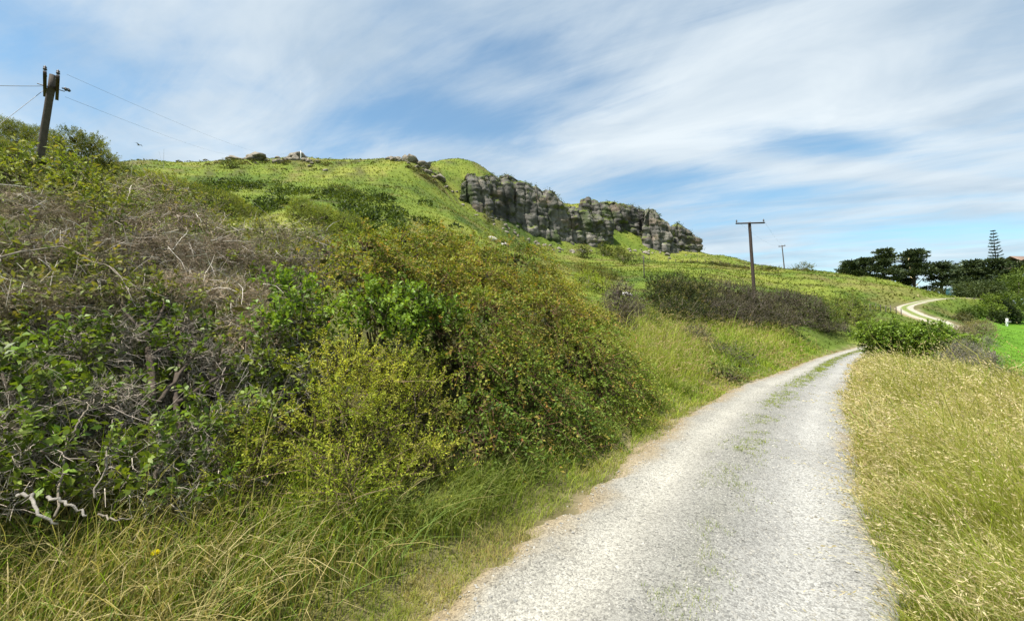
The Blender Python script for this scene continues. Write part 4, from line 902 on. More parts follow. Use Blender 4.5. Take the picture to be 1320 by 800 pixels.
midshrub('windswept_shrub', 'low brown scrub under the leaning shrub at the end of the row', 'grey', [Lb(1058, 424, 25, 18, 7), Lb(1075, 423, 27, 14, 6)], 1.9, dead=400, deadcol=(.1, .08, .07))
midshrub('low_scrub', 'small green shrub at the right foot of the round purplish shrub', 'olive', [Lb(826, 408, 15.5, 14, 10), Lb(838, 415, 15.5, 12, 9)], 1.6, coltint=(.9, 1, .9))
midshrub('low_scrub', 'brown heathy patch in the tall grass of the bank', 'grey', [Lb(888, 432, 13.5, 22, 9), Lb(905, 438, 13.5, 18, 8)], 1.4, dead=500, deadcol=(.12, .09, .07))
midshrub('low_scrub', 'dark low scrub in the grass halfway along the bank', 'grey', [Lb(940, 458, 12.5, 18, 11), Lb(955, 466, 12.2, 14, 8), Lb(925, 452, 12.8, 14, 8)], 1.4, dead=300, deadcol=(.09, .075, .06), coltint=(.6, .75, .6))
midshrub('low_scrub', 'soft grey-green weed clump beside the road curve', 'olive', [Lb(925, 484, 12.2, 20, 11, fix=True), Lb(944, 482, 12.8, 15, 9, fix=True)], 1.3, coltint=(1.0, 1.15, 1.3))
# bush and scrub right of the road
RGp = 'shrubs right of the road'
shrub('roadside_bush', 'big rounded glossy green bush on the right side of the road bend', 'bright', [Lb(1148, 446, 22.5, 30, 22, fix=True), Lb(1178, 442, 22.5, 30, 21, fix=True), Lb(1202, 453, 22.5, 27, 21, fix=True), Lb(1134, 440, 22.5, 20, 15, fix=True), Lb(1165, 464, 22.5, 44, 13, fix=True)], scale=1.9, group=RGp, coltint=(.62, .66, .62), den=1.7, up=-.95)
shrub('roadside_weeds', 'yellow-green weeds in front of the rounded roadside bush', 'bright', [Lb(1190, 474, 15, 13, 6), Lb(1205, 472, 15, 10, 7)], scale=1.3, group=RGp, coltint=(1.3, 1.2, .8))
shrub('grey_scrub', 'pale grey scrub between the rounded bush and the paddock fence', 'grey', [Lb(1241, 459, 20, 17, 16, fix=True), Lb(1261, 466, 19, 15, 14, fix=True), Lb(1228, 466, 18, 15, 14, fix=True), Lb(1258, 446, 22, 15, 8, fix=True)], scale=1.7, group=RGp, dead=2200, deadcol=(.20, .18, .15), coltint=(1.3, 1.35, 1.2))
shrub('grey_scrub', 'dry tan scrub along the fence behind the pale grey scrub', 'grey', [Lb(1245, 425, 30, 20, 8), Lb(1262, 428, 29, 14, 9), Lb(1228, 430, 30, 14, 8)], scale=2.0, group=RGp, dead=900, deadcol=(.28, .22, .14), coltint=(1.5, 1.3, 1.0))
shrub('brown_scrub', 'small dark brown scrub clump by the paddock at the right edge', 'grey', [Lb(1292, 488, 12.5, 12, 9), Lb(1306, 496, 12, 12, 7)], scale=1.2, group=RGp, dead=700, deadcol=(.09, .06, .045))
# hillside shrubs one can tell apart
HS = 'shrubs on the hill pasture'
def hillshrub(label, lobes, sc, tint=(.5, .55, .55), name='hill_shrub', **k): return shrub(name, label, 'olive', lobes, scale=sc, group=HS, coltint=tint, stemr=.03, twigs=False, clump=(4, .5), up=-.95, **k)
hillshrub('small round dark shrub on the pasture, left of the pair', [Lb(752, 327, 108, 8, 7), Lb(757, 329, 108, 6, 5)], 5.5)
hillshrub('dark shrub on the pasture, left one of the pair below the cliff', [Lb(776, 323, 112, 10, 7), Lb(788, 327, 110, 10, 7)], 5.5)
hillshrub('dark shrub on the pasture, right one of the pair below the cliff', [Lb(798, 331, 108, 10, 7), Lb(809, 336, 104, 10, 6)], 5.5, (.6, .62, .6))
hillshrub('small upright dark tree above the pale rocks on the slope', [Lb(628, 277, 80, 4, 6), Lb(629, 284, 80, 4, 5)], 4.0, name='hill_tree')
hillshrub('brown-olive shrub patch below the pair of dark pasture shrubs', [Lb(765, 352, 42, 16, 6), Lb(748, 346, 44, 10, 5), Lb(785, 358, 40, 12, 5)], 3.0, (.9, .75, .7))
hillshrub('pale green low shrubs left of the white boulder', [Lb(770, 372, 30, 18, 9), Lb(750, 362, 33, 14, 8)], 2.6, (1.3, 1.4, .9))
hillshrub('low dark shrub on the left hillside under the ridge rocks', [Lb(293, 215, 95, 11, 4), Lb(302, 216, 95, 8, 3)], 4.5)
hillshrub('long flat dark shrub in the middle of the left hillside', [Lb(428, 249, 70, 12, 5), Lb(445, 251, 70, 12, 5), Lb(455, 253, 70, 8, 4)], 4.0)
hillshrub('low dark bush on the ridge above the fence, right of the ridge pole', [Lb(1030, 347, 122, 9, 3), Lb(1040, 347, 121, 4, 4)], 5.0, (.6, .6, .6))
# scrub that carpets the hillside: one mass
def scrub_mass(label, spots, sz, cols, name):
    """spots: (u, v-on-ground guess via Y, Y, spread_px, count)"""
    cs = []
    for u, Y, su, sY, n in spots:
        uu = u + rng.normal(0, su, n); yy = Y + rng.normal(0, sY, n); cs.append(np.stack([(uu - 660) / FPX * yy, yy], 1))
    xy = np.concatenate(cs); xy = xy[fbm(xy[:, 0] / 9, xy[:, 1] / 9, 21.0) > .02]; z = ground_z(xy[:, 0], xy[:, 1]); n = len(xy); k = 72
    r = sz * rng.lognormal(0, .35, n)
    d = rdir(n * k); d[:, 2] = np.abs(d[:, 2])
    P = np.repeat(np.stack([xy[:, 0], xy[:, 1], z], 1), k, 0) + d * (np.repeat(r, k) * rng.uniform(.6, 1.05, n * k))[:, None] * np.array([1.25, 1.1, .8])
    c = np.repeat(mixcol(cols, n, .12), k, 0) * (1 + rng.normal(0, .2, (n * k, 1)))
    g = Geo(); leaves(g, P, nrm(d + rdir(n * k) * .8), rdir(n * k), .34 * sz / .8 * rng.uniform(.7, 1.3, n * k), .2 * sz / .8, c)
    return tag(g.obj(name, M_LEAF), label, None, None, 'stuff')
scrub_mass('dark low scrub in drifts over the left hillside', [(300, 70, 40, 9, 60), (370, 66, 55, 9, 85), (450, 64, 55, 10, 85), (520, 68, 35, 12, 60), (560, 64, 35, 10, 50), (265, 92, 22, 4, 26), (600, 60, 30, 8, 40), (640, 52, 25, 6, 40), (330, 50, 50, 6, 50), (430, 48, 60, 6, 60)], 1.05, [(.035, .055, .014), (.06, .09, .02), (.11, .145, .03)], 'hillside_scrub')
scrub_mass('brownish bracken on the upper slope by the skyline crag', [(540, 112, 18, 6, 110), (500, 104, 20, 6, 60), (575, 118, 15, 4, 70), (340, 112, 60, 4, 90), (1020, 116, 40, 2, 60), (930, 122, 25, 3, 50)], .7, [(.10, .075, .035), (.09, .10, .03), (.06, .075, .02)], 'hillside_bracken')

# ------------------------------------------------------------------ trees
M_CONE = [(.030, .046, .026), (.055, .08, .036), (.10, .125, .05)]
def wood(par, paths, col=(.075, .06, .05), sides=7):
    for i, (pp, r0, r1) in enumerate(paths):
        pp = np.array(pp, float); t = np.linspace(0, 1, 8); L = np.linspace(0, 1, len(pp))
        q = np.stack([np.interp(t, L, pp[:, k]) for k in range(3)], 1)
        g = Geo(); tubes(g, q[None], np.linspace(r0, r1, 8)[None], np.asarray(col), sides); g.obj('trunk' if i == 0 else 'limb', M_BARK, parent=par)
def macrocarpa(label, u, vb, vt, Y, wpx, seed, nl=16, low=.25):
    """flat-tiered dark cypress: limbs carry separate shelves of foliage"""
    b = W(u, vb, Y); t = W(u, vt, Y); H = t[2] - b[2]; w = wpx / FPX * Y
    zg = min(gz(b[0], b[1]), b[2]); b[2] = zg; rs = np.random.default_rng(seed)
    e = empty('macrocarpa_pine', b, label, 'tree', 'dark pines behind the ridge')
    top = np.array([b[0] + rs.normal(0, .4), b[1], t[2] - .6]); paths = [([b, (b + top) / 2 + np.array([rs.normal(0, .3), 0, 0]), top], .42, .10)]
    gl = Geo(); ctr = b + np.array([0, 0, 1.0])
    for k in range(nl):
        f = low + (1 - low) * (k + .5) / nl; z0 = t[2] - H * (1 - f)
        a = rs.random() * 6.28; rr_ = w * (.35 + .65 * rs.random()) * (1.15 - .75 * max(0, f - .45) / .55)
        if f > .9: rr_ *= .5
        c = np.array([b[0] + math.cos(a) * rr_ * .7, b[1] + math.sin(a) * rr_ * .7, z0 + rs.normal(0, .25)])
        st = b + (top - b) * max(.1, f - .18); paths.append(([st, (st + c) / 2 + np.array([0, 0, -.15]), c], .13, .035))
        n = 290; q = rdir(n); rx = w * rs.uniform(.40, .72)
        P = c + q * np.array([rx, rx, .10 * rx + .28]) * rng.uniform(.3, 1.05, (n, 1)) + np.array([0, 0, .2])
        P[:, 2] += .9 * np.hypot(P[:, 0] - c[0], P[:, 1] - c[1]) / w * rng.uniform(.2, 1.2, n)
        leaves(gl, P, nrm(q * np.array([1, 1, .3]) + rdir(n) * .5 + np.array([0, 0, .35])), rdir(n), rng.uniform(.5, 1.0, n), .36, mixcol(M_CONE, n, .2))
    wood(e, paths); gl.obj('crown', M_DARKTREE, parent=e)
    return e
macrocarpa('low dark pine clump at the left end of the pine row', 1098, 358, 338, 140, 13, 1, 11, .05)
macrocarpa('dark pine second from the left end of the row, slightly taller', 1114, 364, 333, 138, 14, 2, 12, .1)
macrocarpa('tall rounded dark pine in the left half of the row', 1140, 368, 324, 134, 16, 3, 16, .12)
macrocarpa('dark filler pine between the two tallest pines', 1160, 370, 344, 138, 14, 4, 11, .05)
macrocarpa('tall flat-topped pine with bare trunk showing, right of the gap', 1180, 372, 325, 132, 17, 5, 17, .3)
macrocarpa('squat dark pine right of the flat-topped one', 1212, 376, 340, 130, 20, 6, 15, .1)
macrocarpa('low dark pine joining the row to the right-hand wood', 1238, 378, 347, 132, 13, 7, 10, .15)
macrocarpa('dark spreading pine below and left of the tiered island pine', 1258, 385, 340, 118, 22, 8, 16, .15)
macrocarpa('dark pine directly under the tiered island pine', 1284, 388, 337, 114, 20, 9, 16, .12)
macrocarpa('dark pine at the right edge of the picture below the red roof', 1314, 390, 340, 110, 22, 10, 16, .12)
# Norfolk pine
b = W(1290, 388, 150); t = W(1280, 297, 150); b[2] = gz(b[0], b[1]); H = t[2] - b[2]
e = empty('norfolk_pine', b, 'tall tiered pine with even whorls of level branches on the right skyline', 'tree')
g = Geo(); tubes(g, line(b, t, 8)[None], np.linspace(.35, .04, 8)[None], np.array((.06, .05, .045)), 8); g.obj('trunk', M_BARK, parent=e)
for k in range(16):
    f = .40 + .59 * k / 15; c = b + (t - b) * f; Lr = 3.6 * (1 - f) ** .8 + .35
    g = Geo(); gw = Geo()
    for j in range(8):
        a = j * 6.283 / 8 + k * .4 + rng.normal(0, .1); d = np.array([math.cos(a), math.sin(a), .12 + .05 * rng.normal()])
        l = Lr * rng.uniform(.85, 1.1); p = np.array([c + d * l * s_ + np.array([0, 0, .35 * l * (s_ ** 2 - .5 * s_)]) for s_ in np.linspace(0, 1, 5)])
        tubes(gw, p[None], np.linspace(.06, .02, 5)[None], np.array((.06, .05, .04)), 4)
        n = int(26 * l + 10); s_ = rng.uniform(.12, 1.05, n)
        P = c + d * l * s_[:, None]; P[:, 2] += .35 * l * (s_ ** 2 - .5 * s_)
        leaves(g, P + rng.normal(0, .05, (n, 3)), nrm(d + rdir(n) * .7 + np.array([0, 0, .3])), rdir(n), rng.uniform(.28, .5, n), .13, mixcol([(.03, .055, .035), (.05, .085, .045)], n, .15))
    br = gw.obj('branch_whorl', M_BARK, parent=e); br_l = g.obj('needles', M_DARKTREE, parent=br)
    br_l.location = -np.array(e.location) * 0
    me = br_l.data  # needles share the whorl's frame (both relative to the trunk base)
    co = np.empty(len(me.vertices) * 3, np.float32); me.vertices.foreach_get('co', co); co = co.reshape(-1, 3) - np.array(e.location, np.float32); me.vertices.foreach_set('co', co.ravel()); me.update()
# rounded broadleaf trees at the right
def round_tree(label, lobes, cols, n, ls, name='round_tree', group='leafy trees beside the paddock', trunk=.18):
    lobes = np.asarray(lobes, float); bx, by = lobes[:, 0].mean(), lobes[:, 1].mean(); base = np.array([bx, by, gz(bx, by)])
    e = empty(name, base, label, 'tree', group)
    top = np.array([bx, by, lobes[:, 2].max()]); paths = [([base - np.array([0, 0, .3]), (base + top) / 2, top], trunk, trunk * .3)]
    for l in lobes: st = base + (top - base) * .3; paths.append(([st, (st + l[:3]) / 2 + np.array([0, 0, .2]), l[:3]], trunk * .45, trunk * .15))
    wood(e, paths)
    P, D = lobe_points(lobes, n, .32, -.7, .26, seed=float(rng.random() * 30))
    pt = .5 + .9 * fbm(P[:, 0] * .9, P[:, 1] * .9, P[:, 2] * .9) + rng.normal(0, .15, n)
    k = 4; n = int(n * .9); P, D, pt = P[:n], D[:n], pt[:n]; Pk = np.repeat(P, k, 0) + rng.normal(0, ls * .8, (n * k, 3)); c = np.repeat(mixcol(cols, n, .08, pt), k, 0) * (1 + rng.normal(0, .15, (n * k, 1)))
    g = Geo(); leaves(g, Pk, nrm(np.repeat(D, k, 0) + rdir(n * k) * .9), nrm(rdir(n * k) + np.array([0, 0, .6])), ls * rng.uniform(.7, 1.3, n * k), ls * .5, c); g.obj('crown', M_LEAF, parent=e)
    return e
GRN = [(.05, .08, .016), (.09, .135, .025), (.15, .20, .04)]
round_tree('bright domed tree in the middle of the leafy clump by the paddock', [Lb(1262, 388, 82, 15, 11), Lb(1278, 393, 81, 11, 12), Lb(1268, 400, 80, 16, 9)], [(.07, .11, .02), (.12, .17, .028), (.19, .245, .04)], 2400, .34)
round_tree('large leafy tree cut by the right edge, above the paddock', [Lb(1306, 370, 72, 16, 15), Lb(1318, 382, 70, 20, 18), Lb(1300, 392, 72, 13, 14), Lb(1330, 365, 72, 18, 18)], GRN, 3000, .36)
round_tree('grey-green spreading tree behind the bright domed tree', [Lb(1250, 374, 95, 14, 8), Lb(1272, 372, 94, 14, 8), Lb(1262, 380, 93, 18, 8)], [(.04, .06, .022), (.07, .095, .035), (.10, .125, .05)], 2000, .4)
round_tree('small pale shrub-tree left of the teal tank', [Lb(1210, 378, 104, 8, 5), Lb(1220, 381, 103, 7, 5)], [(.06, .075, .03), (.10, .115, .04)], 700, .36)
round_tree('low round bush below the pale-roofed shed', [Lb(1256, 403, 66, 8, 6), Lb(1246, 404, 66, 7, 5)], GRN, 700, .26)
round_tree('dark rounded tree beside the domed tree, over the white post', [Lb(1288, 400, 72, 12, 12), Lb(1300, 408, 70, 10, 10), Lb(1280, 410, 72, 10, 8)], [(.018, .03, .012), (.03, .045, .016), (.05, .07, .02)], 1700, .32)
round_tree('small olive bush right of the winding road', [Lb(1241, 411, 58, 6, 6), Lb(1236, 413, 58, 5, 4)], [(.10, .10, .045), (.15, .15, .07)], 420, .24)
round_tree('low bushes on the brow where the road disappears', [Lb(1232, 391, 84, 9, 5), Lb(1244, 387, 84, 8, 6)], GRN, 700, .3)

# ------------------------------------------------------------------ grass
def scatter(n, az0, az1, r0, r1, pw=1.0):
    az = np.radians(rng.uniform(az0, az1, n)); u = rng.random(n) ** pw; r = r0 * (r1 / r0) ** u
    return r * np.sin(az), r * np.cos(az), r
def grass(name, label, x, y, r, h, wd, c0, c1, lean, curl, segs=3, heads=None, headc=None, z=None):
    z = ground_z(x, y) if z is None else z; n = len(x); root = np.stack([x, y, z - .02], 1)
    g = Geo(); blades(g, root, h, lean, curl, wd, c0, c1, segs)
    if heads is not None and heads.any():
        i = np.where(heads)[0]; tip = root[i] + h[i][:, None] * (np.array([0, 0, 1.]) * (1 - curl[i])[:, None] + lean[i]); k = 6
        tdir = nrm(lean[i] * 2 + np.array([0, 0, 1.]) * (1 - 3 * curl[i])[:, None]); f = np.linspace(-.05, .12, k)[None, :, None] * (h[i] / .6)[:, None, None]
        P = tip[:, None] + tdir[:, None] * f + rng.normal(0, .008, (len(i), k, 3))
        A = nrm(tdir[:, None] * .9 + rdir(len(i) * k).reshape(len(i), k, 3) * .5)
        c = np.repeat(mixcol(headc, len(i), .12), k, 0)
        sc = np.repeat(wd[i] / .006, k)
        leaves(g, P.reshape(-1, 3), A.reshape(-1, 3), rdir(len(i) * k), .030 * np.sqrt(sc), .0068 * sc, c)
    return tag(g.obj(name, M_GRASS), label, None, None, 'stuff')
def wind(n, d, a, s): return np.concatenate([np.asarray(d)[None, :2] * a + rng.normal(0, s, (n, 2)), np.zeros((n, 1))], 1)
GRC = [(.105, .175, .016), (.165, .25, .022), (.25, .325, .034), (.34, .37, .06)]
STRAW = [(.28, .24, .09), (.40, .33, .14), (.50, .43, .22)]
# left verge, long rank grass below the shrubs
x, y, r = scatter(100000, -62, 28, 1.4, 12, .85); d, zr, hw = road_q(x, y); q = d - hw
p_straw = np.clip(.30 + .35 * sstep(-30, -46, np.degrees(np.arctan2(x, y))) + .75 * fbm(x / 1.3, y / 1.3, 6.0) + .30 * sstep(-12, -42, np.degrees(np.arctan2(x, y))) , 0, 1)
a_ = np.degrees(np.arctan2(x, y)); lim = 1.0 + 1.5 * sstep(-14, -42, a_) + .4 * fbm(x / .7, y / .7, 5.)
mk = (q > .12 + .2 * fbm(x, y, 3.)) & (q < lim); x, y, r, q, p_straw, a_ = x[mk], y[mk], r[mk], q[mk], p_straw[mk], a_[mk]; n = len(x)
h = (.08 + (.15 + .12 * sstep(-10, -35, a_)) * sstep(.25, 1.3, q)) * rng.lognormal(0, .36, n) * (1 + .5 * fbm(x / .8, y / .8, 2.)); st = rng.random(n) < p_straw * .6
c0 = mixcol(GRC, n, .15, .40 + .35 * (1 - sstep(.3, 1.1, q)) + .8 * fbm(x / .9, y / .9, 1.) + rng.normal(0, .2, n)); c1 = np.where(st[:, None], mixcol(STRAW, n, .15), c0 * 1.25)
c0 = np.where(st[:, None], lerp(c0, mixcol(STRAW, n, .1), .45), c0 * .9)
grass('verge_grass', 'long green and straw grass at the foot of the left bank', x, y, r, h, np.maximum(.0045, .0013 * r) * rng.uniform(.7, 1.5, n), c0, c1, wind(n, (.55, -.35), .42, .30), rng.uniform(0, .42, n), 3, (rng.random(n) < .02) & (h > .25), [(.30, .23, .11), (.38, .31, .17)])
x, y, r = scatter(60000, -62, 28, 1.4, 9, .8); d, zr, hw = road_q(x, y); q = d - hw; a_ = np.degrees(np.arctan2(x, y))
lim = 1.05 + 1.7 * sstep(-12, -40, a_); pk = .12 + .6 * sstep(-8, -40, a_) + .5 * fbm(x / .6, y / .6, 31.)
mk = (q > .45) & (q < lim) & (rng.random(len(x)) < pk * .42); x, y, r, q, a_ = x[mk], y[mk], r[mk], q[mk], a_[mk]; n = len(x)
st = rng.random(n) < .35 + .45 * sstep(-14, -42, a_); c0 = np.where(st[:, None], mixcol(STRAW, n, .15), mixcol([(.10, .17, .03), (.17, .25, .05), (.27, .33, .10)], n, .15))
grass('straw_grass', 'long arching straw and pale green blades in the left verge', x, y, r, rng.uniform(.3, .62, n), np.maximum(.008, .0022 * r) * rng.uniform(.6, 1.3, n), c0 * .8, c0 * 1.1, wind(n, (.6, -.3), .5, .45), rng.uniform(.1, .6, n), 4)
# tussocky arching clumps under the hedge
cx, cy, cr_ = scatter(420, -20, 27, 3.2, 11); d, zr, hw = road_q(cx, cy); mk = (d - hw > .55) & (d - hw < 1.25); cx, cy = cx[mk], cy[mk]; k = 44
x = np.repeat(cx, k) + rng.normal(0, .10, len(cx) * k); y = np.repeat(cy, k) + rng.normal(0, .10, len(cx) * k); n = len(x); r = np.hypot(x, y)
a = rng.uniform(0, 6.28, n); ln = np.stack([np.cos(a), np.sin(a), 0 * a], 1) * rng.uniform(.2, .8, (n, 1)) + np.array([.25, -.2, 0])
c0 = mixcol([(.12, .17, .022), (.18, .235, .032), (.27, .31, .06)], n, .15); 
grass('arching_grass', 'dark arching grass clumps under the hedge', x, y, r, rng.uniform(.2, .46, n), np.maximum(.009, .0018 * r), c0, lerp(c0, (.2, .22, .10), .4), ln, rng.uniform(.15, .55, n), 4)
# tall seeding grass on the bank beyond the hedge
x, y, r = scatter(98000, 8, 44, 6, 42, .95); d, zr, hw = road_q(x, y); q = d - hw; az_ = np.degrees(np.arctan2(x, y))
mk = (q > .15 + .2 * fbm(x, y, 3.)) & (q < 9.5) & ((az_ > 16.5) | (r > 11.5)); x, y, r, q = x[mk], y[mk], r[mk], q[mk]; n = len(x)
h = (.10 + .36 * sstep(.3, 2.0, q)) * rng.lognormal(0, .38, n) * (1 + .9 * fbm(x / .9, y / .9, 2.))
ps = np.clip(.50 + 1.2 * fbm(x / 2.2, y / 2.2, 6.0) + .3 * sstep(1, 4, q), 0, 1); st = rng.random(n) < ps * .75
c0 = mixcol([(.12, .19, .018), (.19, .26, .026), (.27, .31, .04)], n, .15, .5 + .9 * fbm(x / 1.6, y / 1.6, 1.) + rng.normal(0, .2, n))
c1 = np.where(st[:, None], mixcol([(.30, .29, .08), (.38, .35, .12), (.42, .35, .14)], n, .12), c0 * 1.25)
grass('bank_grass', 'tall yellowing seeding grass on the bank beyond the hedge', x, y, r, h, np.maximum(.005, .00125 * r) * rng.uniform(.7, 1.4, n), c0, c1, wind(n, (.6, -.2), .3, .34), rng.uniform(0, .4, n), 2, st & (rng.random(n) < .18), [(.36, .29, .14), (.42, .34, .18), (.34, .22, .12)])
# dry seeding grass right of the road
x, y, r = scatter(100000, 36, 58, 1.9, 32, .9); d, zr, hw = road_q(x, y); q = -d - hw
pad = np.degrees(np.arctan2(x, y))
mk = (q > -.06 + .22 * fbm(x, y, 3.)) & (q < 30) & ~((pad > 49.3) & (r > 17.5)); x, y, r, q = x[mk], y[mk], r[mk], q[mk]; n = len(x)
h = (.15 + .32 * sstep(.0, 1.0, q)) * rng.lognormal(0, .36, n) * (1 + .9 * fbm(x / .7, y / .7, 2.))
ps = np.clip(.70 + .9 * fbm(x / 1.5, y / 1.5, 6.0) + .40 * sstep(3.5, 10, r), 0, 1); st = rng.random(n) < ps * .9
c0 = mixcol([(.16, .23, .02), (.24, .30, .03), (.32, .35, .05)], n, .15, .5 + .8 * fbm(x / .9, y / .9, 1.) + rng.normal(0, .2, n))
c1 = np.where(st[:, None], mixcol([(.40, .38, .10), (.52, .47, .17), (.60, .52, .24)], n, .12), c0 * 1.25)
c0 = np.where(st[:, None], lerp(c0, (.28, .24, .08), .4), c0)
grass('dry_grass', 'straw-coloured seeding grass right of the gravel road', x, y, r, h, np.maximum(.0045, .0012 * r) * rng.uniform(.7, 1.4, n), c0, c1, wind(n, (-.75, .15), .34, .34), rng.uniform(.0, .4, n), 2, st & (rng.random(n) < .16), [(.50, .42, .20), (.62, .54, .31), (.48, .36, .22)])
x, y, r = scatter(52000, 36, 60, 1.9, 11, .75); d, zr, hw = road_q(x, y); q = -d - hw; pk = .30 + .9 * fbm(x / .5, y / .5, 71.)
mk = (q > .1) & (rng.random(len(x)) < pk * .5); x, y, r = x[mk], y[mk], r[mk]; n = len(x); st = rng.random(n) < .62
c0 = np.where(st[:, None], mixcol([(.42, .36, .15), (.56, .48, .24), (.62, .55, .32)], n, .12), mixcol([(.16, .25, .03), (.26, .34, .06)], n, .15))
grass('buff_grass', 'broad buff and green blades among the dry grass right of the road', x, y, r, rng.uniform(.28, .66, n), np.maximum(.006, .0015 * r) * rng.uniform(.6, 1.3, n), c0 * .85, c0 * 1.05, wind(n, (-.7, .1), .45, .45), rng.uniform(.1, .6, n), 3, st & (rng.random(n) < .35), [(.56, .47, .25), (.66, .58, .36), (.50, .38, .25)])
# grass tufts along the middle of the road
tx = rng.uniform(0, 1, 2000); s_ = 3.0 + ts[np.argmin(np.abs(RL[:, 1] + 3))] + tx ** 1.4 * 45
cx = np.interp(s_, ts, RL[:, 0]); cy = np.interp(s_, ts, RL[:, 1]); tt = np.stack([np.interp(s_, ts, RT[:, 0]), np.interp(s_, ts, RT[:, 1])], 1)
o_ = rng.normal(.02, .13, len(cx)); cx2 = cx - tt[:, 1] * o_; cy2 = cy + tt[:, 0] * o_
mk = fbm(cx2 / .4, cy2 / .4, 4.0) + .22 * sstep(3, 12, np.hypot(cx2, cy2)) > .0; cx2, cy2 = cx2[mk], cy2[mk]; k = 12
x = np.repeat(cx2, k) + rng.normal(0, .035, len(cx2) * k); y = np.repeat(cy2, k) + rng.normal(0, .035, len(cx2) * k); n = len(x); r = np.hypot(x, y)
a = rng.uniform(0, 6.28, n); c0 = mixcol([(.15, .215, .03), (.22, .27, .05), (.33, .33, .10)], n, .15); dq, zr, hw = road_q(x, y)
grass('road_centre_grass', 'short grass tufts along the middle of the gravel road', x, y, r, rng.uniform(.015, .055, n), np.maximum(.004, .001 * r), c0, c0 * 1.15, np.stack([np.cos(a), np.sin(a), 0 * a], 1) * .6, rng.uniform(0, .4, n), 2, z=road_top(x, y, dq / hw, zr) + .012)
# dry trampled fringe along both road edges
x, y, r = scatter(330000, -28, 50, 1.6, 40, .7); d, zr, hw = road_q(x, y); q = np.abs(d) - hw
mk = (q > np.where(d > 0, -.26, -.08)) & (q < .42) & (fbm(x / .3, y / .3, 12.) > .06 - .45 * sstep(-.12, .22, q)) & (rng.random(len(x)) < .25 + .75 * sstep(-.2, .15, q)); x, y, r = x[mk], y[mk], r[mk]; n = len(x); a = rng.uniform(0, 6.28, n)
c0 = mixcol([(.17, .22, .035), (.26, .28, .06), (.38, .32, .12), (.34, .22, .10)], n, .15, .32 + .9 * fbm(x / .4, y / .4, 44.) + rng.normal(0, .15, n))
grass('edge_grass', 'short dry grass fringing the gravel', x, y, r, rng.uniform(.02, .13, n), np.maximum(.0045, .0011 * r), c0, c0 * 1.15, np.stack([np.cos(a), np.sin(a), 0 * a], 1) * .7, rng.uniform(0, .4, n), 2)
# pasture: coarse tufts over the hill and paddock
x, y, r = scatter(105000, -46, 50, 24, 185, .75); d, zr, hw = road_q(x, y); z = ground_z(x, y); q = np.abs(d) - hw
padm = (np.degrees(np.arctan2(x, y)) > 48.5) & (r < 90) & (d < 0)
mk = ~padm & (q > 1.0) & ((d > 9) | (d < -1) | ((d > 2) & (r > 40))); x, y, r, z = x[mk], y[mk], r[mk], z[mk]; n = len(x)
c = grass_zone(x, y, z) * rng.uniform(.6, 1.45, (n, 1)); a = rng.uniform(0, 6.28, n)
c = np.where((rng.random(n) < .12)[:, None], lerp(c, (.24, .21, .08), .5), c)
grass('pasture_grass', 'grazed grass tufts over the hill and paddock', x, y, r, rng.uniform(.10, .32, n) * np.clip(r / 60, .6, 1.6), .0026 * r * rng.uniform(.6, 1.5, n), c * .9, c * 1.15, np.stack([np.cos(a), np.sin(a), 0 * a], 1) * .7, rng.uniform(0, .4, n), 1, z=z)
x, y, r = scatter(26000, 48.5, 56, 17, 90, 1.); d, zr, hw = road_q(x, y); z = ground_z(x, y); n = len(x); a = rng.uniform(0, 6.28, n)
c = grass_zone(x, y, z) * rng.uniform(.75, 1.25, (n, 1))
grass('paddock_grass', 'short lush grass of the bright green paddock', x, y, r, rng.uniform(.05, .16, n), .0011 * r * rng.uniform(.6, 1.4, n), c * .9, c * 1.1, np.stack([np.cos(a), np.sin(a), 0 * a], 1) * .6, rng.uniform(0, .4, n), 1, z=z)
# yellow dandelion in the left verge
p = Sp(200, 727); p[2] = max(p[2], gz(p[0], p[1]) + .25); gb = np.array([p[0], p[1], gz(p[0], p[1])])
e = empty('dandelion', gb, 'single yellow dandelion flower in the grass at lower left', 'flower')
g = Geo(); tubes(g, line(gb, p, 4)[None], .0025, np.array((.10, .14, .03)), 4); g.obj('stalk', M_GRASS, parent=e)
g = Geo(); a = np.arange(40) * 2.4; el = np.linspace(.1, 1.3, 40); dd = np.stack([np.cos(a) * np.cos(el), np.sin(a) * np.cos(el), np.sin(el)], 1)
leaves(g, np.repeat(p[None], 40, 0), dd, rdir(40), .026, .009, np.tile((.85, .74, .03), (40, 1))); g.obj('petals', M_GRASS, parent=e)

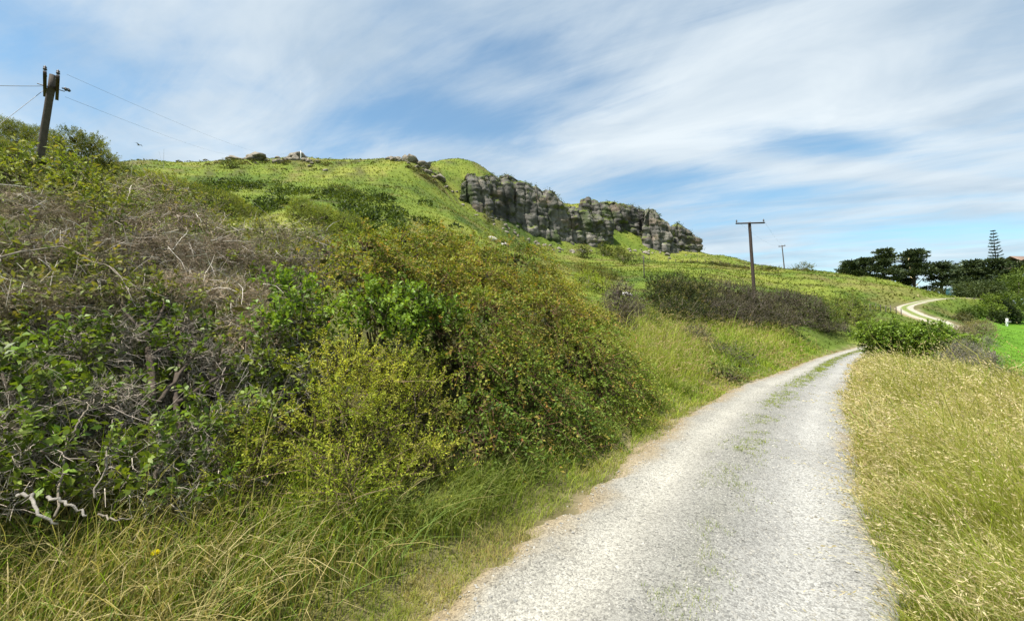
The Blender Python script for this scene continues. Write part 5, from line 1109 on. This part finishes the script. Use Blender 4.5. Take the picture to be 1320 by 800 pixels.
# ------------------------------------------------------------------ loose gravel
n = 38000; sA = ts[np.argmin(np.abs(RL[:, 1] + 3.5))]; s_ = sA + 3.4 + (rng.random(n) ** 2.0) * 22
cx = np.interp(s_, ts, RL[:, 0]); cy = np.interp(s_, ts, RL[:, 1]); hw = .5 * np.interp(s_, ts, RL[:, 3]); zr = np.interp(s_, ts, RL[:, 2])
tt = np.stack([np.interp(s_, ts, RT[:, 0]), np.interp(s_, ts, RT[:, 1])], 1); o_ = rng.uniform(-1.02, 1.02, n) + np.where(rng.random(n) < .28, rng.normal(0, .17, n), 0); mid = rng.random(n) < .3; o_[mid] = rng.normal(0, .14, mid.sum())
x = cx - tt[:, 1] * o_ * hw; y = cy + tt[:, 0] * o_ * hw; z = np.maximum(road_top(x, y, o_, zr), ground_z(x, y))
sz = np.clip(rng.lognormal(math.log(.0052), .40, n), .0022, .013) * (1 + .03 * np.hypot(x, y))
OCT = np.array([[1, 0, -.3], [0, 1, -.3], [-1, 0, -.3], [0, -1, -.3], [0, 0, 1]], float); OF3 = np.array([[0, 1, 4], [1, 2, 4], [2, 3, 4], [3, 0, 4]])
V = OCT[None] * rng.uniform(.6, 1.3, (n, 5, 1)) * np.array([1.25, .95, .62]) + rng.normal(0, .22, (n, 5, 3)); a = rng.uniform(0, 6.28, n); ca, sa = np.cos(a)[:, None], np.sin(a)[:, None]
V = np.stack([V[..., 0] * ca - V[..., 1] * sa, V[..., 0] * sa + V[..., 1] * ca, V[..., 2]], -1) * sz[:, None, None] + np.stack([x, y, z + sz * .28], 1)[:, None]
c = mixcol([(.13, .13, .125), (.225, .22, .20), (.30, .288, .255), (.36, .348, .31)], n, .10, np.clip(rng.beta(2.6, 1.5, n) - .22 * (np.abs(o_) < .22), 0, 1))
g = Geo(); g.add(V, np.repeat(c, 5, 0), f3=(np.arange(n) * 5)[:, None, None].repeat(4, 1).repeat(3, 2).reshape(-1, 3) + np.tile(OF3, (n, 1)))
tag(g.obj('loose_gravel', M_STONE), 'loose pale and grey stones on the road', None, None, 'stuff')
